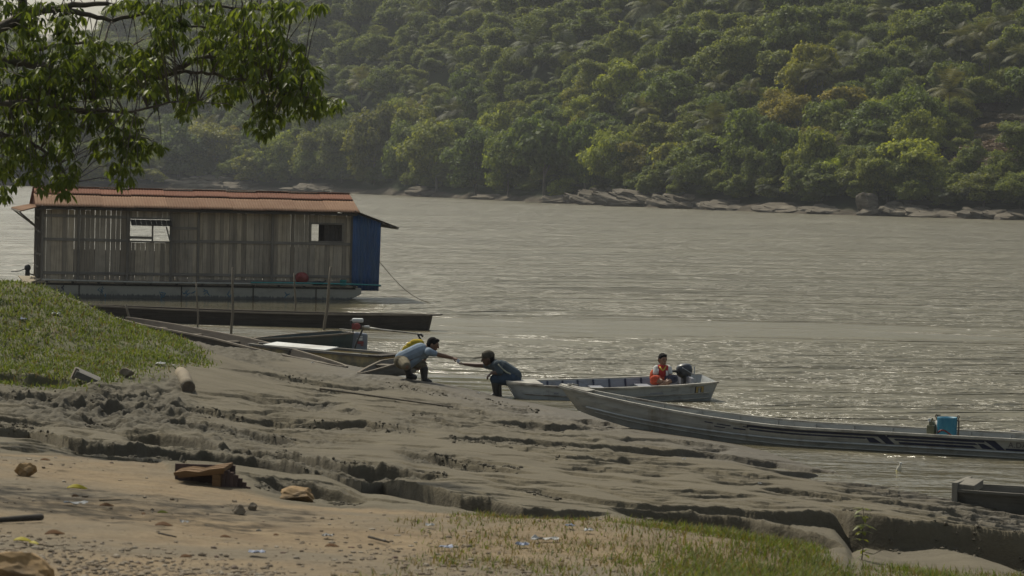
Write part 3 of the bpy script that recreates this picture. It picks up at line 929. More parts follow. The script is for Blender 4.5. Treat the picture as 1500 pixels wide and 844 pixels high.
for x, y, v, a, r_, z, fy_ in ind:
    tint, word = slope_tint()
    h = r_ * rr.uniform(2.3, 4.2)
    place = [c[1] for c in cols if a >= c[0]][-1]
    band = "low on the slope" if fy_ > 190 else ("halfway up the slope" if fy_ > 130 else "high on the slope")
    lab = f"{word} tree {band} {place}"
    palm = rr.random() < .09
    if palm: lab = f"small palm {band} {place}"
    add_tree((x, y, z - .4), h * (1.15 if palm else 1), r_ * 2.9, 'palm' if palm else 'tree', OL if palm else tint, lab, "palm" if palm else "tree",
             group=("palms " if palm else word + " trees ") + band + " " + place, name="palm_tree" if palm else "broadleaf_tree")

# the forest farther up, as one mass: points that carry copies of the crowns
lib = bpy.data.collections.new("forest_kinds")
tints = [DK, MID, OL, DK, MID, YG, BR, OL]
for i, tnt in enumerate(tints):
    o = bpy.data.objects.new("tree_form", CR[i % len(CR)]); o.color = (*tnt, 1); lib.objects.link(o)
for i in range(2):
    o = bpy.data.objects.new("palm_form", PC[i]); o.color = (*OL, 1); lib.objects.link(o)
NK = len(tints) + 2
for i in range(2):
    o = bpy.data.objects.new("z_scrub_form", SCR[i]); o.color = (1.1, .95, .85, 1); lib.objects.link(o)
mv = []; ms = []; mr = []; mi = []
for _ in range(520):
    a = rr.uniform(-.25, .25); v = rr.uniform(4.2, 12); y = float(far_y(a)) + v; x = a * y
    r_ = rr.uniform(.8, 1.8)
    mass.append((x, y, v, a, r_, float(hill_z(np.array([x]), np.array([y]))[0]) - .3))
for _ in range(1500):
    a = rr.uniform(-.24, .24); v = 12 + rr.random() * 150; y = float(far_y(a)) + v; x = a * y
    if .158 < a and 16 < v < 36: continue
    mass.append((x, y, v, a, rr.uniform(.7, 1.5), float(hill_z(np.array([x]), np.array([y]))[0]) - .2))
for x, y, v, a, r_, z in mass:
    kx = rr.randrange(NK) if rr.random() < .5 else rr.randrange(NK - 2)
    h = r_ * rr.uniform(2.3, 4.2)
    mv.append((x, y, z + h * (.85 if kx >= NK - 2 else .55)))
    ms.append((r_ * 1.5, r_ * 1.5, (r_ * 1.5 if kx >= NK - 2 else h * .5))); mr.append((0, 0, rr.uniform(0, 6.28))); mi.append(kx)
for _ in range(110):
    a = rr.uniform(.153, .25); v = rr.uniform(13, 40); y = float(far_y(a)) + v; x = a * y; r_ = rr.uniform(.8, 1.7)
    mv.append((x, y, float(hill_z(np.array([x]), np.array([y]))[0]) + .3)); ms.append((r_ * 1.3, r_ * 1.3, r_ * .8)); mr.append((0, 0, rr.uniform(0, 6.28))); mi.append(NK + rr.randrange(2))
me = bpy.data.meshes.new("forest")
me.from_pydata(mv, [], [])
at = me.attributes.new("size", 'FLOAT_VECTOR', 'POINT'); at.data.foreach_set("vector", np.array(ms, np.float32).ravel())
at = me.attributes.new("turn", 'FLOAT_VECTOR', 'POINT'); at.data.foreach_set("vector", np.array(mr, np.float32).ravel())
at = me.attributes.new("form", 'INT', 'POINT'); at.data.foreach_set("value", np.array(mi, np.int32))
forest = link(bpy.data.objects.new("forest", me))
tag(forest, "dense wooded upper hillside reaching the top of the photo", "forest", kind="stuff")
gn = bpy.data.node_groups.new("forest_copies", "GeometryNodeTree")
gn.interface.new_socket("Geometry", in_out='INPUT', socket_type='NodeSocketGeometry')
gn.interface.new_socket("Geometry", in_out='OUTPUT', socket_type='NodeSocketGeometry')
N = gn.nodes; L = gn.links
gi = N.new("NodeGroupInput"); go = N.new("NodeGroupOutput")
mtp = N.new("GeometryNodeMeshToPoints"); iop = N.new("GeometryNodeInstanceOnPoints")
ci = N.new("GeometryNodeCollectionInfo"); ci.inputs["Collection"].default_value = lib
ci.inputs["Separate Children"].default_value = True; ci.inputs["Reset Children"].default_value = True
def named(nm, ty):
    n = N.new("GeometryNodeInputNamedAttribute"); n.data_type = ty; n.inputs["Name"].default_value = nm
    return [o_ for o_ in n.outputs if o_.enabled and o_.name == "Attribute"][0]
L.new(gi.outputs[0], mtp.inputs[0]); L.new(mtp.outputs[0], iop.inputs["Points"])
L.new(ci.outputs[0], iop.inputs["Instance"]); iop.inputs["Pick Instance"].default_value = True
L.new(named("form", 'INT'), iop.inputs["Instance Index"])
L.new(named("turn", 'FLOAT_VECTOR'), iop.inputs["Rotation"])
L.new(named("size", 'FLOAT_VECTOR'), iop.inputs["Scale"])
L.new(iop.outputs[0], go.inputs[0])
mod = forest.modifiers.new("copies", 'NODES'); mod.node_group = gn
print("TREES", len(ind), "MASS", len(mass))

# ================================================================== rocks of the far shore
M_ROCK = None
m, t, b = mat_new("shore_rock")
v = coords(t, "World", (.35, .35, 1.6)); n1 = noise(t, 1.2, 6, .65, v); n2 = noise(t, .5, 4, .6, coords(t, "World"))
cc = ramp(t, n1, [(.28, (.040, .035, .027)), (.5, (.118, .101, .076)), (.74, (.22, .194, .152))])
cc = mixc(t, ramp(t, n2, [(.5, (0, 0, 0)), (.7, (.7, .7, .7))]), cc, (.11, .095, .07))
t.links.new(cc, b.inputs["Base Color"]); b.inputs["Roughness"].default_value = .9; b.inputs["Specular IOR Level"].default_value = .2
bump(t, b, n1, .8, .25)
M_ROCK = m

def rock_mesh(size, seed, slabs=False):
    """an angular stone of cut planes, or a stack of tilted slabs"""
    rng = np.random.RandomState(seed)
    bm = bmesh.new()
    bmesh.ops.create_icosphere(bm, subdivisions=4, radius=1.0)
    planes = []
    for k in range(16):
        d = rng.normal(size=3); d /= np.linalg.norm(d); planes.append((d, rng.uniform(.55, .9)))
    for vv in bm.verts:
        p = np.array(vv.co)
        for d, o_ in planes:
            s_ = p @ d
            if s_ > o_: p = p - d * (s_ - o_)
        if slabs:
            lay = math.floor((p[2] + .25 * p[0]) * 4.5)
            sh = .85 + .3 * ((lay * 37 % 11) / 11.0)
            p[0] *= sh; p[1] *= sh
        nz = fbm(np.array([p[0] * 2.5 + seed]), np.array([p[1] * 2.5 + p[2] * 2]), 4, seed)[0] - .5
        p = p * (1 + .35 * nz)
        vv.co = (p[0] * size[0] / 2, p[1] * size[1] / 2, p[2] * size[2] / 2)
    me = bpy.data.meshes.new("rock"); bm.to_mesh(me); bm.free()
    return me

ROCKS = [
 (318, 274, 96, 26, True, 0.10, "grey layered rock slabs at the far water's edge above the houseboat roof"),
 (352, 276, 40, 16, True, 0.0, "small dark layered rock at the right end of the far left slabs"),
 (280, 275, 40, 14, True, 0.0, "low dark rock at the left end of the far left slabs"),
 (470, 281, 80, 14, True, .05, "flat pale rock ledge at the water left of the bare earth spit"),
 (625, 284, 42, 18, True, .0, "square grey rock below the feathery layered tree"),
 (720, 292, 44, 8, True, .0, "low dark rock at the water below the dark green trees"),
 (838, 297, 60, 12, True, .0, "dark low rock at the water below the little bright bush"),
 (884, 292, 74, 28, True, .22, "dark cracked slab at the left end of the long pale slabs"),
 (940, 294, 100, 34, True, .2, "largest pale slab sloping to the water on the far shore"),
 (1000, 299, 84, 24, True, .15, "pale slab at the right end of the long slabs"),
 (1068, 303, 70, 14, True, .05, "thin flat rock shelf at the water right of the long pale slabs"),
 (1150, 308, 80, 14, True, .05, "low mud grey rock below the tall trees by the lime green tree"),
 (1216, 312, 60, 12, True, .0, "small dark rocks under the lime green tree"),
 (1270, 310, 40, 40, False, -.55, "tilted pale boulder standing on the far water's edge"),
 (1296, 314, 56, 26, True, -.2, "brown slanted rock just right of the tilted pale boulder"),
 (1330, 312, 56, 22, True, .1, "low grey rock two places right of the tilted pale boulder"),
 (1376, 318, 70, 12, True, .0, "low pale rock shelf under the green bush on the right"),
 (1440, 318, 56, 22, True, .1, "dark broken rock near the right photo edge on the far shore"),
 (1482, 320, 66, 18, True, .0, "mossy brown rock ledge cut by the right photo edge on the far shore"),
]
for i, (px, py, wp, hp, slab, tilt, lab) in enumerate(ROCKS):
    a = (px - 750) / F
    Y = float(far_y(a)) + 2.4; s_ = F / Y
    q = P(px, py, Y)
    me = slab_pile(wp / s_ * 1.15, min(wp / s_ * .8, 4.5), hp / s_ * .72, 500 + i, tilt) if slab else rock_mesh((wp / s_, min(wp / s_ * 1.1, 5), hp / s_ * 1.35), 500 + i)
    me.materials.append(M_ROCK)
    o = link(bpy.data.objects.new("rock", me)); o.location = (q[0], Y - (0 if slab else 1.2), .25 + hp / s_ * (.05 if slab else .34)); o.rotation_euler = (0, 0 if slab else tilt, rr.uniform(-.15, .15))
    tag(o, lab, "rock")

# ================================================================== air
hz = MB(); hz.box((0, 430, 68), (900, 900, 150))
m = bpy.data.materials.new("haze"); m.use_nodes = True; t = m.node_tree
for n in list(t.nodes):
    if n.type != 'OUTPUT_MATERIAL': t.nodes.remove(n)
vol = t.nodes.new("ShaderNodeVolumePrincipled")
vol.inputs["Color"].default_value = (.80, .84, .90, 1); vol.inputs["Density"].default_value = .00018
vol.inputs["Anisotropy"].default_value = .35
t.links.new(vol.outputs[0], [n for n in t.nodes if n.type == 'OUTPUT_MATERIAL'][0].inputs["Volume"])
haze = hz.build("haze", m)
tag(haze, "thin pale afternoon haze over the river", "haze", kind="stuff")
# ================================================================== houseboat
M_WALL = wood("weathered_boards", (.31, .268, .212), .4, axis=2)
M_BEAM = wood("old_beams", (.17, .155, .135), .4, axis=0)
M_POST = wood("old_posts", (.15, .135, .115), .4, axis=2)
M_PLANK = wood("pale_planks", (.26, .22, .16), .35, axis=0)
M_DARKW = wood("dark_wood", (.05, .043, .036), .4, axis=0)
M_PIPE = simple("pale_pipe", (.30, .29, .25), .6, .2, 5)
M_BLUE = simple("blue_sheet_paint", (.016, .060, .165), .5, .3, 2.5, stain=(.03, .065, .12), stretch=(3, 3, .5))
M_RED = simple("red_plastic", (.20, .03, .026), .5, .2, 6)
M_TEAL = simple("teal_plastic", (.03, .22, .22), .5, .2, 6)
M_BLACK = simple("black_rubber", (.018, .018, .02), .55, .3, 9)
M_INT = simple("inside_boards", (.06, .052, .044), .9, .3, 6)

def roof_mat(name, c, c2):
    m, t, b = mat_new(name)
    v = coords(t, "Object", (1.0, .6, 1))
    n1 = noise(t, 1.6, 5, .65, v); n2 = noise(t, 7, 4, .6, coords(t, "Object", (4, .5, 1)))
    cc = ramp(t, n1, [(.3, c), (.7, c2)])
    cc = mixc(t, math_n(t, 'MULTIPLY', ramp(t, n2, [(.5, (0, 0, 0)), (.8, (1, 1, 1))]), .55), cc, (.17, .075, .045))
    g = t.nodes.new("ShaderNodeNewGeometry")
    cc = mixc(t, 1.0, cc, ramp(t, g.outputs["Random Per Island"], [(0, (.86, .84, .82)), (1, (1.12, 1.12, 1.1))]), 'MULTIPLY')
    t.links.new(cc, b.inputs["Base Color"]); b.inputs["Roughness"].default_value = .88; b.inputs["Specular IOR Level"].default_value = .12
    return m
M_ROOF1 = roof_mat("rust_red_sheet", (.150, .064, .040), (.188, .086, .055))
M_ROOF2 = roof_mat("faded_rust_sheet", (.165, .094, .058), (.205, .128, .082))

m, t, b = mat_new("pontoon_paint")
tc = t.nodes.new("ShaderNodeTexCoord")
n1 = noise(t, 1.5, 5, .6, coords(t, "Object", (1, 1, 2))); n2 = noise(t, 5, 5, .65, coords(t, "Object", (5, 1, .8)))
sz = t.nodes.new("ShaderNodeSeparateXYZ"); t.links.new(tc.outputs["Object"], sz.inputs[0])
zz_ = math_n(t, 'ADD', sz.outputs[2], math_n(t, 'MULTIPLY', math_n(t, 'SUBTRACT', n2, .5), .22))
cc = ramp(t, zz_, [(.0, (.055, .055, .052)), (.09, (.075, .075, .07)), (.13, (.25, .238, .195)), (.5, (.31, .295, .245))])
cc = mixc(t, ramp(t, n1, [(.5, (0, 0, 0)), (.75, (.55, .55, .55))]), cc, (.12, .115, .10))
t.links.new(cc, b.inputs["Base Color"]); b.inputs["Roughness"].default_value = .75
M_PONT = m

HB = P(60, 435, 85.7)
hb = empty("houseboat", (HB[0], HB[1], 0), "long wooden houseboat with rust red tin roof moored behind the canoes", "houseboat", rz=R(12.0), ry=R(.22))
def lx(px): return (px - 60) / 48.0
DEP = 4.0
# pontoon with a raked right end
mb = MB()
x1t, x1b = 9.74, 9.30
for (xa, xb_t, xb_b) in ((-.25, x1t, x1b),):
    vs_ = [(xa, -.15, -.35), (xb_b - .25, -.15, -.35), (xb_b - .02, -.15, .0), (xb_t, -.15, .24), (xb_t, -.15, .42), (xa, -.15, .42)]
    n = len(vs_)
    mb.add([v for v in vs_] + [(v[0], DEP + .15, v[2]) for v in vs_],
           [tuple(range(n)), tuple(range(2 * n - 1, n - 1, -1))] + [((i + 1) % n, i, i + n, (i + 1) % n + n) for i in range(n)])
pont = mb.build("pontoon", M_PONT, hb, bevel=.02)
mb = MB()
for px in (114, 262, 367, 460): mb.box((lx(px), -.155, .20), (.035, .03, .42))
mb.box((4.6, -.16, .405), (9.9, .03, .05))
mb.build("seam", M_DARKW, pont)
# smudges of blue paint along the side
M_SMUDGE = simple("blue_paint_smudge", (.045, .11, .16), .8, .5, 20)
M_SMUDGE2 = simple("dark_paint_scribble", (.03, .035, .05), .8, .5, 20)
rq = random.Random(4)
def scribble(x, z, w_, n, mat, th=.012):
    k = MB()
    for i in range(n):
        a = (x + rq.uniform(-w_, w_), z + rq.uniform(-.10, .10)); b_ = (a[0] + rq.uniform(-.10, .10), a[1] + rq.uniform(-.12, .12)); c_ = (b_[0] + rq.uniform(-.10, .10), b_[1] + rq.uniform(-.1, .1))
        k.tube([(a[0], -.152, a[1]), (b_[0], -.152, b_[1]), (c_[0], -.152, c_[1])], [th, th * 1.6, th * .6], 5)
    return k.build("paint_mark", mat, pont)
scribble(lx(76), .26, .32, 9, M_SMUDGE2, .014)
for px, n in ((148, 7), (235, 4), (272, 5), (295, 4), (330, 3), (418, 3)): scribble(lx(px), .20, .09, n, M_SMUDGE)
# deck and its bearers
mb = MB()
for i in range(26): mb.box((-.35 + i * .392, DEP / 2, .455), (.37, DEP + .25, .035))
mb.build("deck", M_PLANK, hb)
mb = MB()
for i in range(13): mb.box((.15 + i * .78, -.12, .47), (.07, .30, .06))
mb.build("bearer", M_DARKW, hb)
# the long pale pipe and teal pipe along the deck edge
mb = MB(); mb.tube([(.0, -.27, .53), (3.2, -.28, .50), (6.6, -.27, .51), (8.2, -.27, .50)], .028, 8); mb.build("edge_pipe", M_PIPE, hb, smooth=True)
mb = MB(); mb.tube([(6.3, -.31, .55), (8.0, -.33, .56), (9.5, -.36, .55), (10.3, -.36, .53)], .022, 8); mb.build("edge_pipe", M_TEAL, hb, smooth=True)
# front wall: every board, with gaps on the left
def board_run(mb, x0, x1, z0, z1, gap=.006, wd=.145, y=0.25, seed=0, top_j=.02, gaps=()):
    r_ = random.Random(seed); x = x0
    while x < x1 - .03:
        w_ = min(wd * r_.uniform(.75, 1.2), x1 - x)
        if x1 - x - w_ < .05: w_ = x1 - x
        g = gap * r_.uniform(.2, 2.2)
        hz0 = z0 + r_.uniform(-.015, .02); hz1 = z1 + r_.uniform(-top_j, 0)
        mb.box((x + (w_ - g) / 2, y + r_.uniform(-.008, .008), (hz0 + hz1) / 2), (w_ - g, .02, hz1 - hz0), (0, r_.uniform(-.004, .004), 0))
        x += w_
WZ0, WZ1 = .52, 2.66
mb = MB()
board_run(mb, 0.02, lx(98), WZ0, WZ1, .004, seed=1)
board_run(mb, lx(98), lx(184), WZ0, WZ1, .007, .16, seed=2)
board_run(mb, lx(184), lx(247), WZ0, 1.70, .006, seed=3)
board_run(mb, lx(184), lx(247), 2.44, WZ1, .004, seed=4)
board_run(mb, lx(247), lx(452), WZ0, WZ1, .004, seed=5)
board_run(mb, lx(452), lx(500.5), WZ0, 1.80, .004, seed=6)
board_run(mb, lx(452), lx(500.5), 2.38, WZ1, .004, seed=7)
board_run(mb, lx(500.5), lx(514.5), WZ0, WZ1, .004, seed=8)
mb.build("front_wall", M_WALL, hb)
for px in (61, 113, 184, 247, 287, 396, 514):
    k = MB(); k.box((lx(px), .215, 1.58), (.075, .06, 2.20)); k.build("wall_post", M_POST, hb)
for x0, x1, z in ((61, 184, 1.74), (247, 287, 1.74), (247, 287, 2.15), (287, 514, 1.76), (61, 184, 2.45), (61, 514, .74), (287, 514, .56)):
    k = MB(); k.box(((lx(x0) + lx(x1)) / 2, .222, z), (lx(x1) - lx(x0), .035, .085), (0, rq.uniform(-.004, .004), 0)); k.build("wall_rail", M_BEAM, hb)
# windows
def window(x0, x1, z0, z1, name="window"):
    k = MB()
    k.box(((x0 + x1) / 2, .235, z0), (x1 - x0 + .06, .07, .05)); k.box(((x0 + x1) / 2, .235, z1), (x1 - x0 + .06, .07, .05))
    k.box((x0, .235, (z0 + z1) / 2), (.05, .07, z1 - z0)); k.box((x1, .235, (z0 + z1) / 2), (.05, .07, z1 - z0))
    return k.build(name, M_BEAM, hb)
w1 = window(lx(186), lx(246), 1.72, 2.43)
k = MB(); k.box((lx(220), .25, 1.98), (.05, .04, .52)); k.box(((lx(186) + lx(220)) / 2, .26, 1.84), (lx(220) - lx(186), .04, .08)); k.build("mullion", M_BEAM, w1)
k = MB(); k.bar((lx(240), .24, 2.18), (lx(245), .10, 1.76), .03, .03); k.build("prop_stick", M_BEAM, w1)
k = MB()
for i in range(8): k.box((lx(187.5) + i * .155 + .07, -.02, 2.30), (.147, .52, .018), (R(18), 0, 0))
k.build("shutter", M_DARKW, w1)
w2 = window(lx(452.5), lx(500.5), 1.82, 2.38)
k = MB()
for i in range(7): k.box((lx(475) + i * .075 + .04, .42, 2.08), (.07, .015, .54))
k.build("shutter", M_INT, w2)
k = MB(); k.box((lx(476), .33, 2.10), (.12, .10, .56)); k.build("jamb", M_DARKW, w2)
# back wall, open on the left and behind the second window
mb = MB()
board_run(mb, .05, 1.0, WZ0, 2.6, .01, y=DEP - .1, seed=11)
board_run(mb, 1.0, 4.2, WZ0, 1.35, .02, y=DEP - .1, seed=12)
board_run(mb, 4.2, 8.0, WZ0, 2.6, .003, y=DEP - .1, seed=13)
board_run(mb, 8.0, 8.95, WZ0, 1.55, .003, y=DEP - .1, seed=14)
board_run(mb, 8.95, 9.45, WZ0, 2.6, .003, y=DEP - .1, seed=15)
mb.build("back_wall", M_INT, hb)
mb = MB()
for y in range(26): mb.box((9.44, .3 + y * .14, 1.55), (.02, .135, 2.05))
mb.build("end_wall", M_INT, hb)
for y in (.95, 2.1, 3.1, 3.95):
    k = MB(); k.box((-.02, y, 1.58), (.085, .085, 2.2)); k.build("porch_post", M_POST, hb)
for z, y0, y1 in ((1.25, .25, 3.95), (1.95, .25, 3.95), (2.35, .95, 3.95), (.85, .95, 3.95)):
    k = MB(); k.box((-.02, (y0 + y1) / 2, z), (.04, y1 - y0, .055)); k.build("porch_rail", M_BEAM, hb)
k = MB(); k.bar((-.05, 2.1, .6), (-.05, 3.1, 1.25), .05, .03); k.bar((-.05, 3.0, 1.9), (-.05, 2.2, 1.3), .05, .03); k.build("porch_brace", M_BEAM, hb)
# roof of corrugated sheets
RZ, EZ, YR, YE = 3.27, 2.74, 2.0, -.18
def corrugated(x0, x1, pa, pb, mat, name, parent, wave=.085, amp=.006, n_sheet=None, thick=.006, skew=0.0):
    """sheet between two edge lines pa, pb = (y, z); ribs run from pa to pb"""
    n_sheet = n_sheet or max(1, int(round((x1 - x0) / .95)))
    V = []; Q = []; r_ = random.Random(int(x0 * 100) + len(name) + int(pa[1] * 50))
    for s_ in range(n_sheet):
        xa = x0 + (x1 - x0) * s_ / n_sheet; xb = x0 + (x1 - x0) * (s_ + 1) / n_sheet + (.04 if s_ < n_sheet - 1 else 0)
        lift = (s_ % 2) * .012 + r_.uniform(0, .006); ext = r_.uniform(-.02, .02)
        nc = int((xb - xa) / wave * 8)
        o_ = len(V)
        for j in range(5):
            f = j / 4.0
            y = pa[0] + (pb[0] - pa[0]) * f + (ext if j == 4 else 0); z = pa[1] + (pb[1] - pa[1]) * f
            for i in range(nc + 1):
                x = xa + (xb - xa) * i / nc
                V.append((x + skew * f, y, z + lift + amp * math.sin(2 * math.pi * x / wave)))
        for j in range(4):
            for i in range(nc):
                a = o_ + j * (nc + 1) + i
                Q.append((a, a + 1, a + nc + 2, a + nc + 1))
    o = np_mesh(name, np.array(V), np.array(Q), mat, parent, smooth=True)
    md = o.modifiers.new("thickness", 'SOLIDIFY'); md.thickness = thick; md.offset = 0
    return o
XL, XR = -.22, 9.62
fz = lambda y: EZ + (RZ - EZ) * (y - YE) / (YR - YE)
roof = corrugated(XL + .03, XR, (YR + .02, RZ + .03), (1.18, fz(1.18) + .03), M_ROOF1, "roof_upper", hb)
corrugated(XL, XR + .02, (1.32, fz(1.32)), (YE, EZ), M_ROOF2, "roof_lower", hb)
corrugated(XL, XR, (YR - .02, RZ + .03), (DEP + .3, EZ), M_ROOF1, "roof_back", hb)
mb = MB(); mb.box((4.7, YR, RZ + .055), (9.9, .22, .02)); mb.build("ridge_cap", M_ROOF1, hb)
mb = MB()
for y, z in ((YE + .12, EZ - .055), (DEP + .1, EZ - .06), (YR, RZ - .05), (.9, fz(.9) - .06)): mb.box((4.7, y, z), (9.75, .06, .07))
for i in range(9): mb.bar((.1 + i * 1.17, YE + .1, EZ - .04), (.1 + i * 1.17, YR, RZ - .03), .05, .05)
mb.build("rafter", M_DARKW, hb)
# boarded red gable on the left
mb = MB()
for i in range(14):
    y = .15 + i * .27; zt = RZ - abs(y - YR) * (RZ - EZ) / (YR - YE) - .04
    mb.box((-.12, y + .13, (2.66 + zt) / 2), (.02, .26, max(.03, zt - 2.66)))
mb.build("gable", M_ROOF1, hb)
# left awning with its struts
def awning(name, pts, mat, n=34, amp=.015):
    """pts: inner front, inner back, outer back, outer front"""
    A0, A1, B1, B0 = [Vector(p) for p in pts]
    V = []; Q = []
    for i in range(n * 4 + 1):
        f = i / (n * 4); s_ = amp * math.sin(2 * math.pi * f * n)
        a = A0.lerp(A1, f); b_ = B0.lerp(B1, f)
        for g in (0, .5, 1): V.append(a.lerp(b_, g) + Vector((0, 0, s_)))
    for i in range(n * 4):
        for g in range(2): Q.append((i * 3 + g, i * 3 + g + 1, i * 3 + g + 4, i * 3 + g + 3))
    o = np_mesh(name, np.array([tuple(v) for v in V]), np.array(Q), mat, hb, smooth=True)
    md = o.modifiers.new("thickness", 'SOLIDIFY'); md.thickness = .012
    return o
aw = awning("left_awning", ((-.1, -.1, 2.72), (-.1, 4.2, 2.74), (-.78, 4.3, 2.60), (-.62, -.12, 2.58)), M_ROOF2)
k = MB(); k.bar((-.74, 4.0, 2.56), (-.05, 3.9, 2.05), .045, .045); k.bar((-.66, 2.2, 2.56), (-.05, 2.1, 2.05), .045, .045); k.bar((-.66, -.05, 2.555), (-.76, 4.2, 2.57), .05, .05); k.build("awning_strut", M_POST, aw)
aw = awning("right_awning", ((9.5, -.1, 2.80), (9.5, 4.2, 2.82), (10.98, 4.2, 2.34), (10.92, .1, 2.30)), M_DARKW)
k = MB()
for x in (10.42, 10.66, 10.86): k.bar((x, .08, 2.745 - (x - 9.5) * .335), (x, 4.1, 2.755 - (x - 9.5) * .335), .06, .07)
k.bar((9.5, .3, 2.76), (10.9, .3, 2.27), .06, .06); k.bar((9.5, 3.8, 2.76), (10.9, 3.8, 2.29), .06, .06)
k.build("awning_strut", M_BEAM, aw)
# blue corrugated end panel
V = []; Q = []
nc = 64
for i in range(nc + 1):
    x = 9.47 + .88 * i / nc; f = i / nc; y = .10 + .014 * math.sin(2 * math.pi * i / 8)
    for j in range(6):
        zb, zt = .34, 2.74 - .30 * f
        V.append((x - .03 * f * (1 - j / 5), y + (0.012 * math.sin(j * 1.3 + i * .2)), zb + (zt - zb) * j / 5))
for i in range(nc):
    for j in range(5): Q.append((i * 6 + j, (i + 1) * 6 + j, (i + 1) * 6 + j + 1, i * 6 + j + 1))
o = np_mesh("blue_end_panel", np.array(V), np.array(Q), M_BLUE, hb, smooth=True)
md = o.modifiers.new("thickness", 'SOLIDIFY'); md.thickness = .008
k = MB(); k.box((10.30, .18, 1.5), (.06, .06, 2.0)); k.box((9.95, .18, .5), (.9, .06, .06)); k.build("panel_frame", M_POST, hb)
HBM = Matrix.Translation(Vector((HB[0], HB[1], 0))) @ Euler((0, R(.22), R(12.0))).to_matrix().to_4x4()
def on_house(x, y, z): return HBM @ Vector((x, y, z))

# things lying on its narrow deck
e = empty("basin", on_house(lx(438), -.16, .49), "red plastic basin lying on the houseboat deck edge under the small window", "basin")
k = MB(); k.lathe([(.10, 0), (.17, .02), (.20, .14), (.205, .16), (.185, .16), (.16, .03), (.02, .02)], n=20, rot=(R(-55), 0, 0), c=(0, 0, .13)); k.build("bowl", M_RED, e, smooth=True)
k = MB(); k.lathe([(.2, .155), (.215, .16), (.2, .17)], n=20, rot=(R(-55), 0, 0), c=(0, 0, .13)); k.build("rim", M_RED, e, smooth=True)
e = empty("bucket", on_house(lx(500), -.15, .49), "teal bucket on the houseboat deck beside the blue end panel", "bucket", rz=.4)
k = MB(); k.lathe([(.08, 0), (.11, .17), (.115, .18), (.10, .17), (.07, .02)], n=18); k.build("body", M_TEAL, e, smooth=True)
k = MB(); k.tube([(.11 * math.cos(t_), 0, .17 + .07 * math.sin(t_)) for t_ in [math.pi * i / 10 for i in range(11)]], .005, 6); k.build("handle", M_PIPE, e)
e = empty("bag", on_house(lx(462), -.13, .49), "dark sack lying on the houseboat deck between the red basin and the teal bucket", "sack")
k = MB(); k.ball((0, 0, .07), .1, 8, (1.9, .8, .75)); k.build("sack_body", M_BLACK, e, smooth=True); k = MB(); k.tube([(.16, 0, .08), (.22, .0, .12), (.25, 0, .16)], [.04, .015, .03], 7); k.build("tied_neck", M_BLACK, e, smooth=True)
# small engine hung on the porch corner
e = empty("small_engine", on_house(-.38, .8, .62), "small dark engine hanging at the left porch corner of the houseboat", "engine")
k = MB(); k.ball((0, 0, .22), .1, 8, (1, 1, 1.15)); k.box((0, 0, .08), (.12, .12, .2)); k.build("engine_block", M_BLACK, e, smooth=True)
k = MB(); k.tube([(-.05, 0, .2), (-.25, 0, .12), (-.5, 0, .10)], .016, 7); k.build("tiller", M_BLACK, e)
k = MB(); k.bar((0, 0, .05), (.33, .05, -.02), .06, .04); k.build("bracket", M_BEAM, e)
# planks from the bank to the deck
for (a, b_, w_), lab in zip((((-1.15, -.9, .40), (-.05, .5, .50), .16), ((-.75, -.9, .38), (.0, .3, .53), .14), ((-.45, -.85, .40), (-.2, .8, .545), .15)),
                        ("longest pale gangplank at the left end of the houseboat", "middle pale gangplank at the left end of the houseboat", "short pale gangplank nearest the houseboat wall")):
    A0 = on_house(*a); B0 = on_house(*b_); c_ = (A0 + B0) / 2
    k = MB(); k.bar(A0 - c_, B0 - c_, w_, .03); o = k.build("plank", M_PLANK); o.location = c_
    tag(o, lab, "plank", "gangplanks of the houseboat")
# mooring line
A0 = on_house(10.36, .4, 1.25); B0 = PZ(652, 448, -.05)
pts = []
for i in range(19):
    f = i / 18; p = Vector(A0).lerp(Vector(B0), f); p.z -= .35 * math.sin(math.pi * f); pts.append(p)
k = MB(); k.tube(pts, .011, 6); o = k.build("rope", simple("rope_fibre", (.16, .14, .10), .9, .2, 10))
tag(o, "thin mooring rope slanting from the blue end panel into the river", "rope")

# ================================================================== boats
def boat_shape(L, beam, depth, sheer, bow=.0, stern=.7, rocker=.1, n=40, flare=.72, bow_pow=.6, stern_pow=.6, rake=.25, srake=.0, bow_len=.35, stern_len=.2):
    """station list: x, half beam on top, half beam below, z of top, z of bottom. x from 0 (bow) to L (stern)"""
    st = []
    for i in range(n + 1):
        f = i / n
        bf = bow + (1 - bow) * min(1, f / bow_len) ** bow_pow if f < bow_len else 1.0
        sf = stern + (1 - stern) * min(1, (1 - f) / stern_len) ** stern_pow if f > 1 - stern_len else 1.0
        k = min(bf, sf) if False else bf * sf
        zt = sheer(f); zb = zt - depth
        rk = rocker * max(0, 1 - f / .45) ** 2 + rocker * .25 * max(0, (f - .8) / .2) ** 2
        hb_ = beam / 2 * k
        hl = hb_ * (flare if f > .02 else .6)
        st.append((f * L, max(.012, hb_), max(.008, hl), zt, zb + rk, rake * max(0, 1 - f / .12) - srake * max(0, (f - .97) / .03)))
    return st

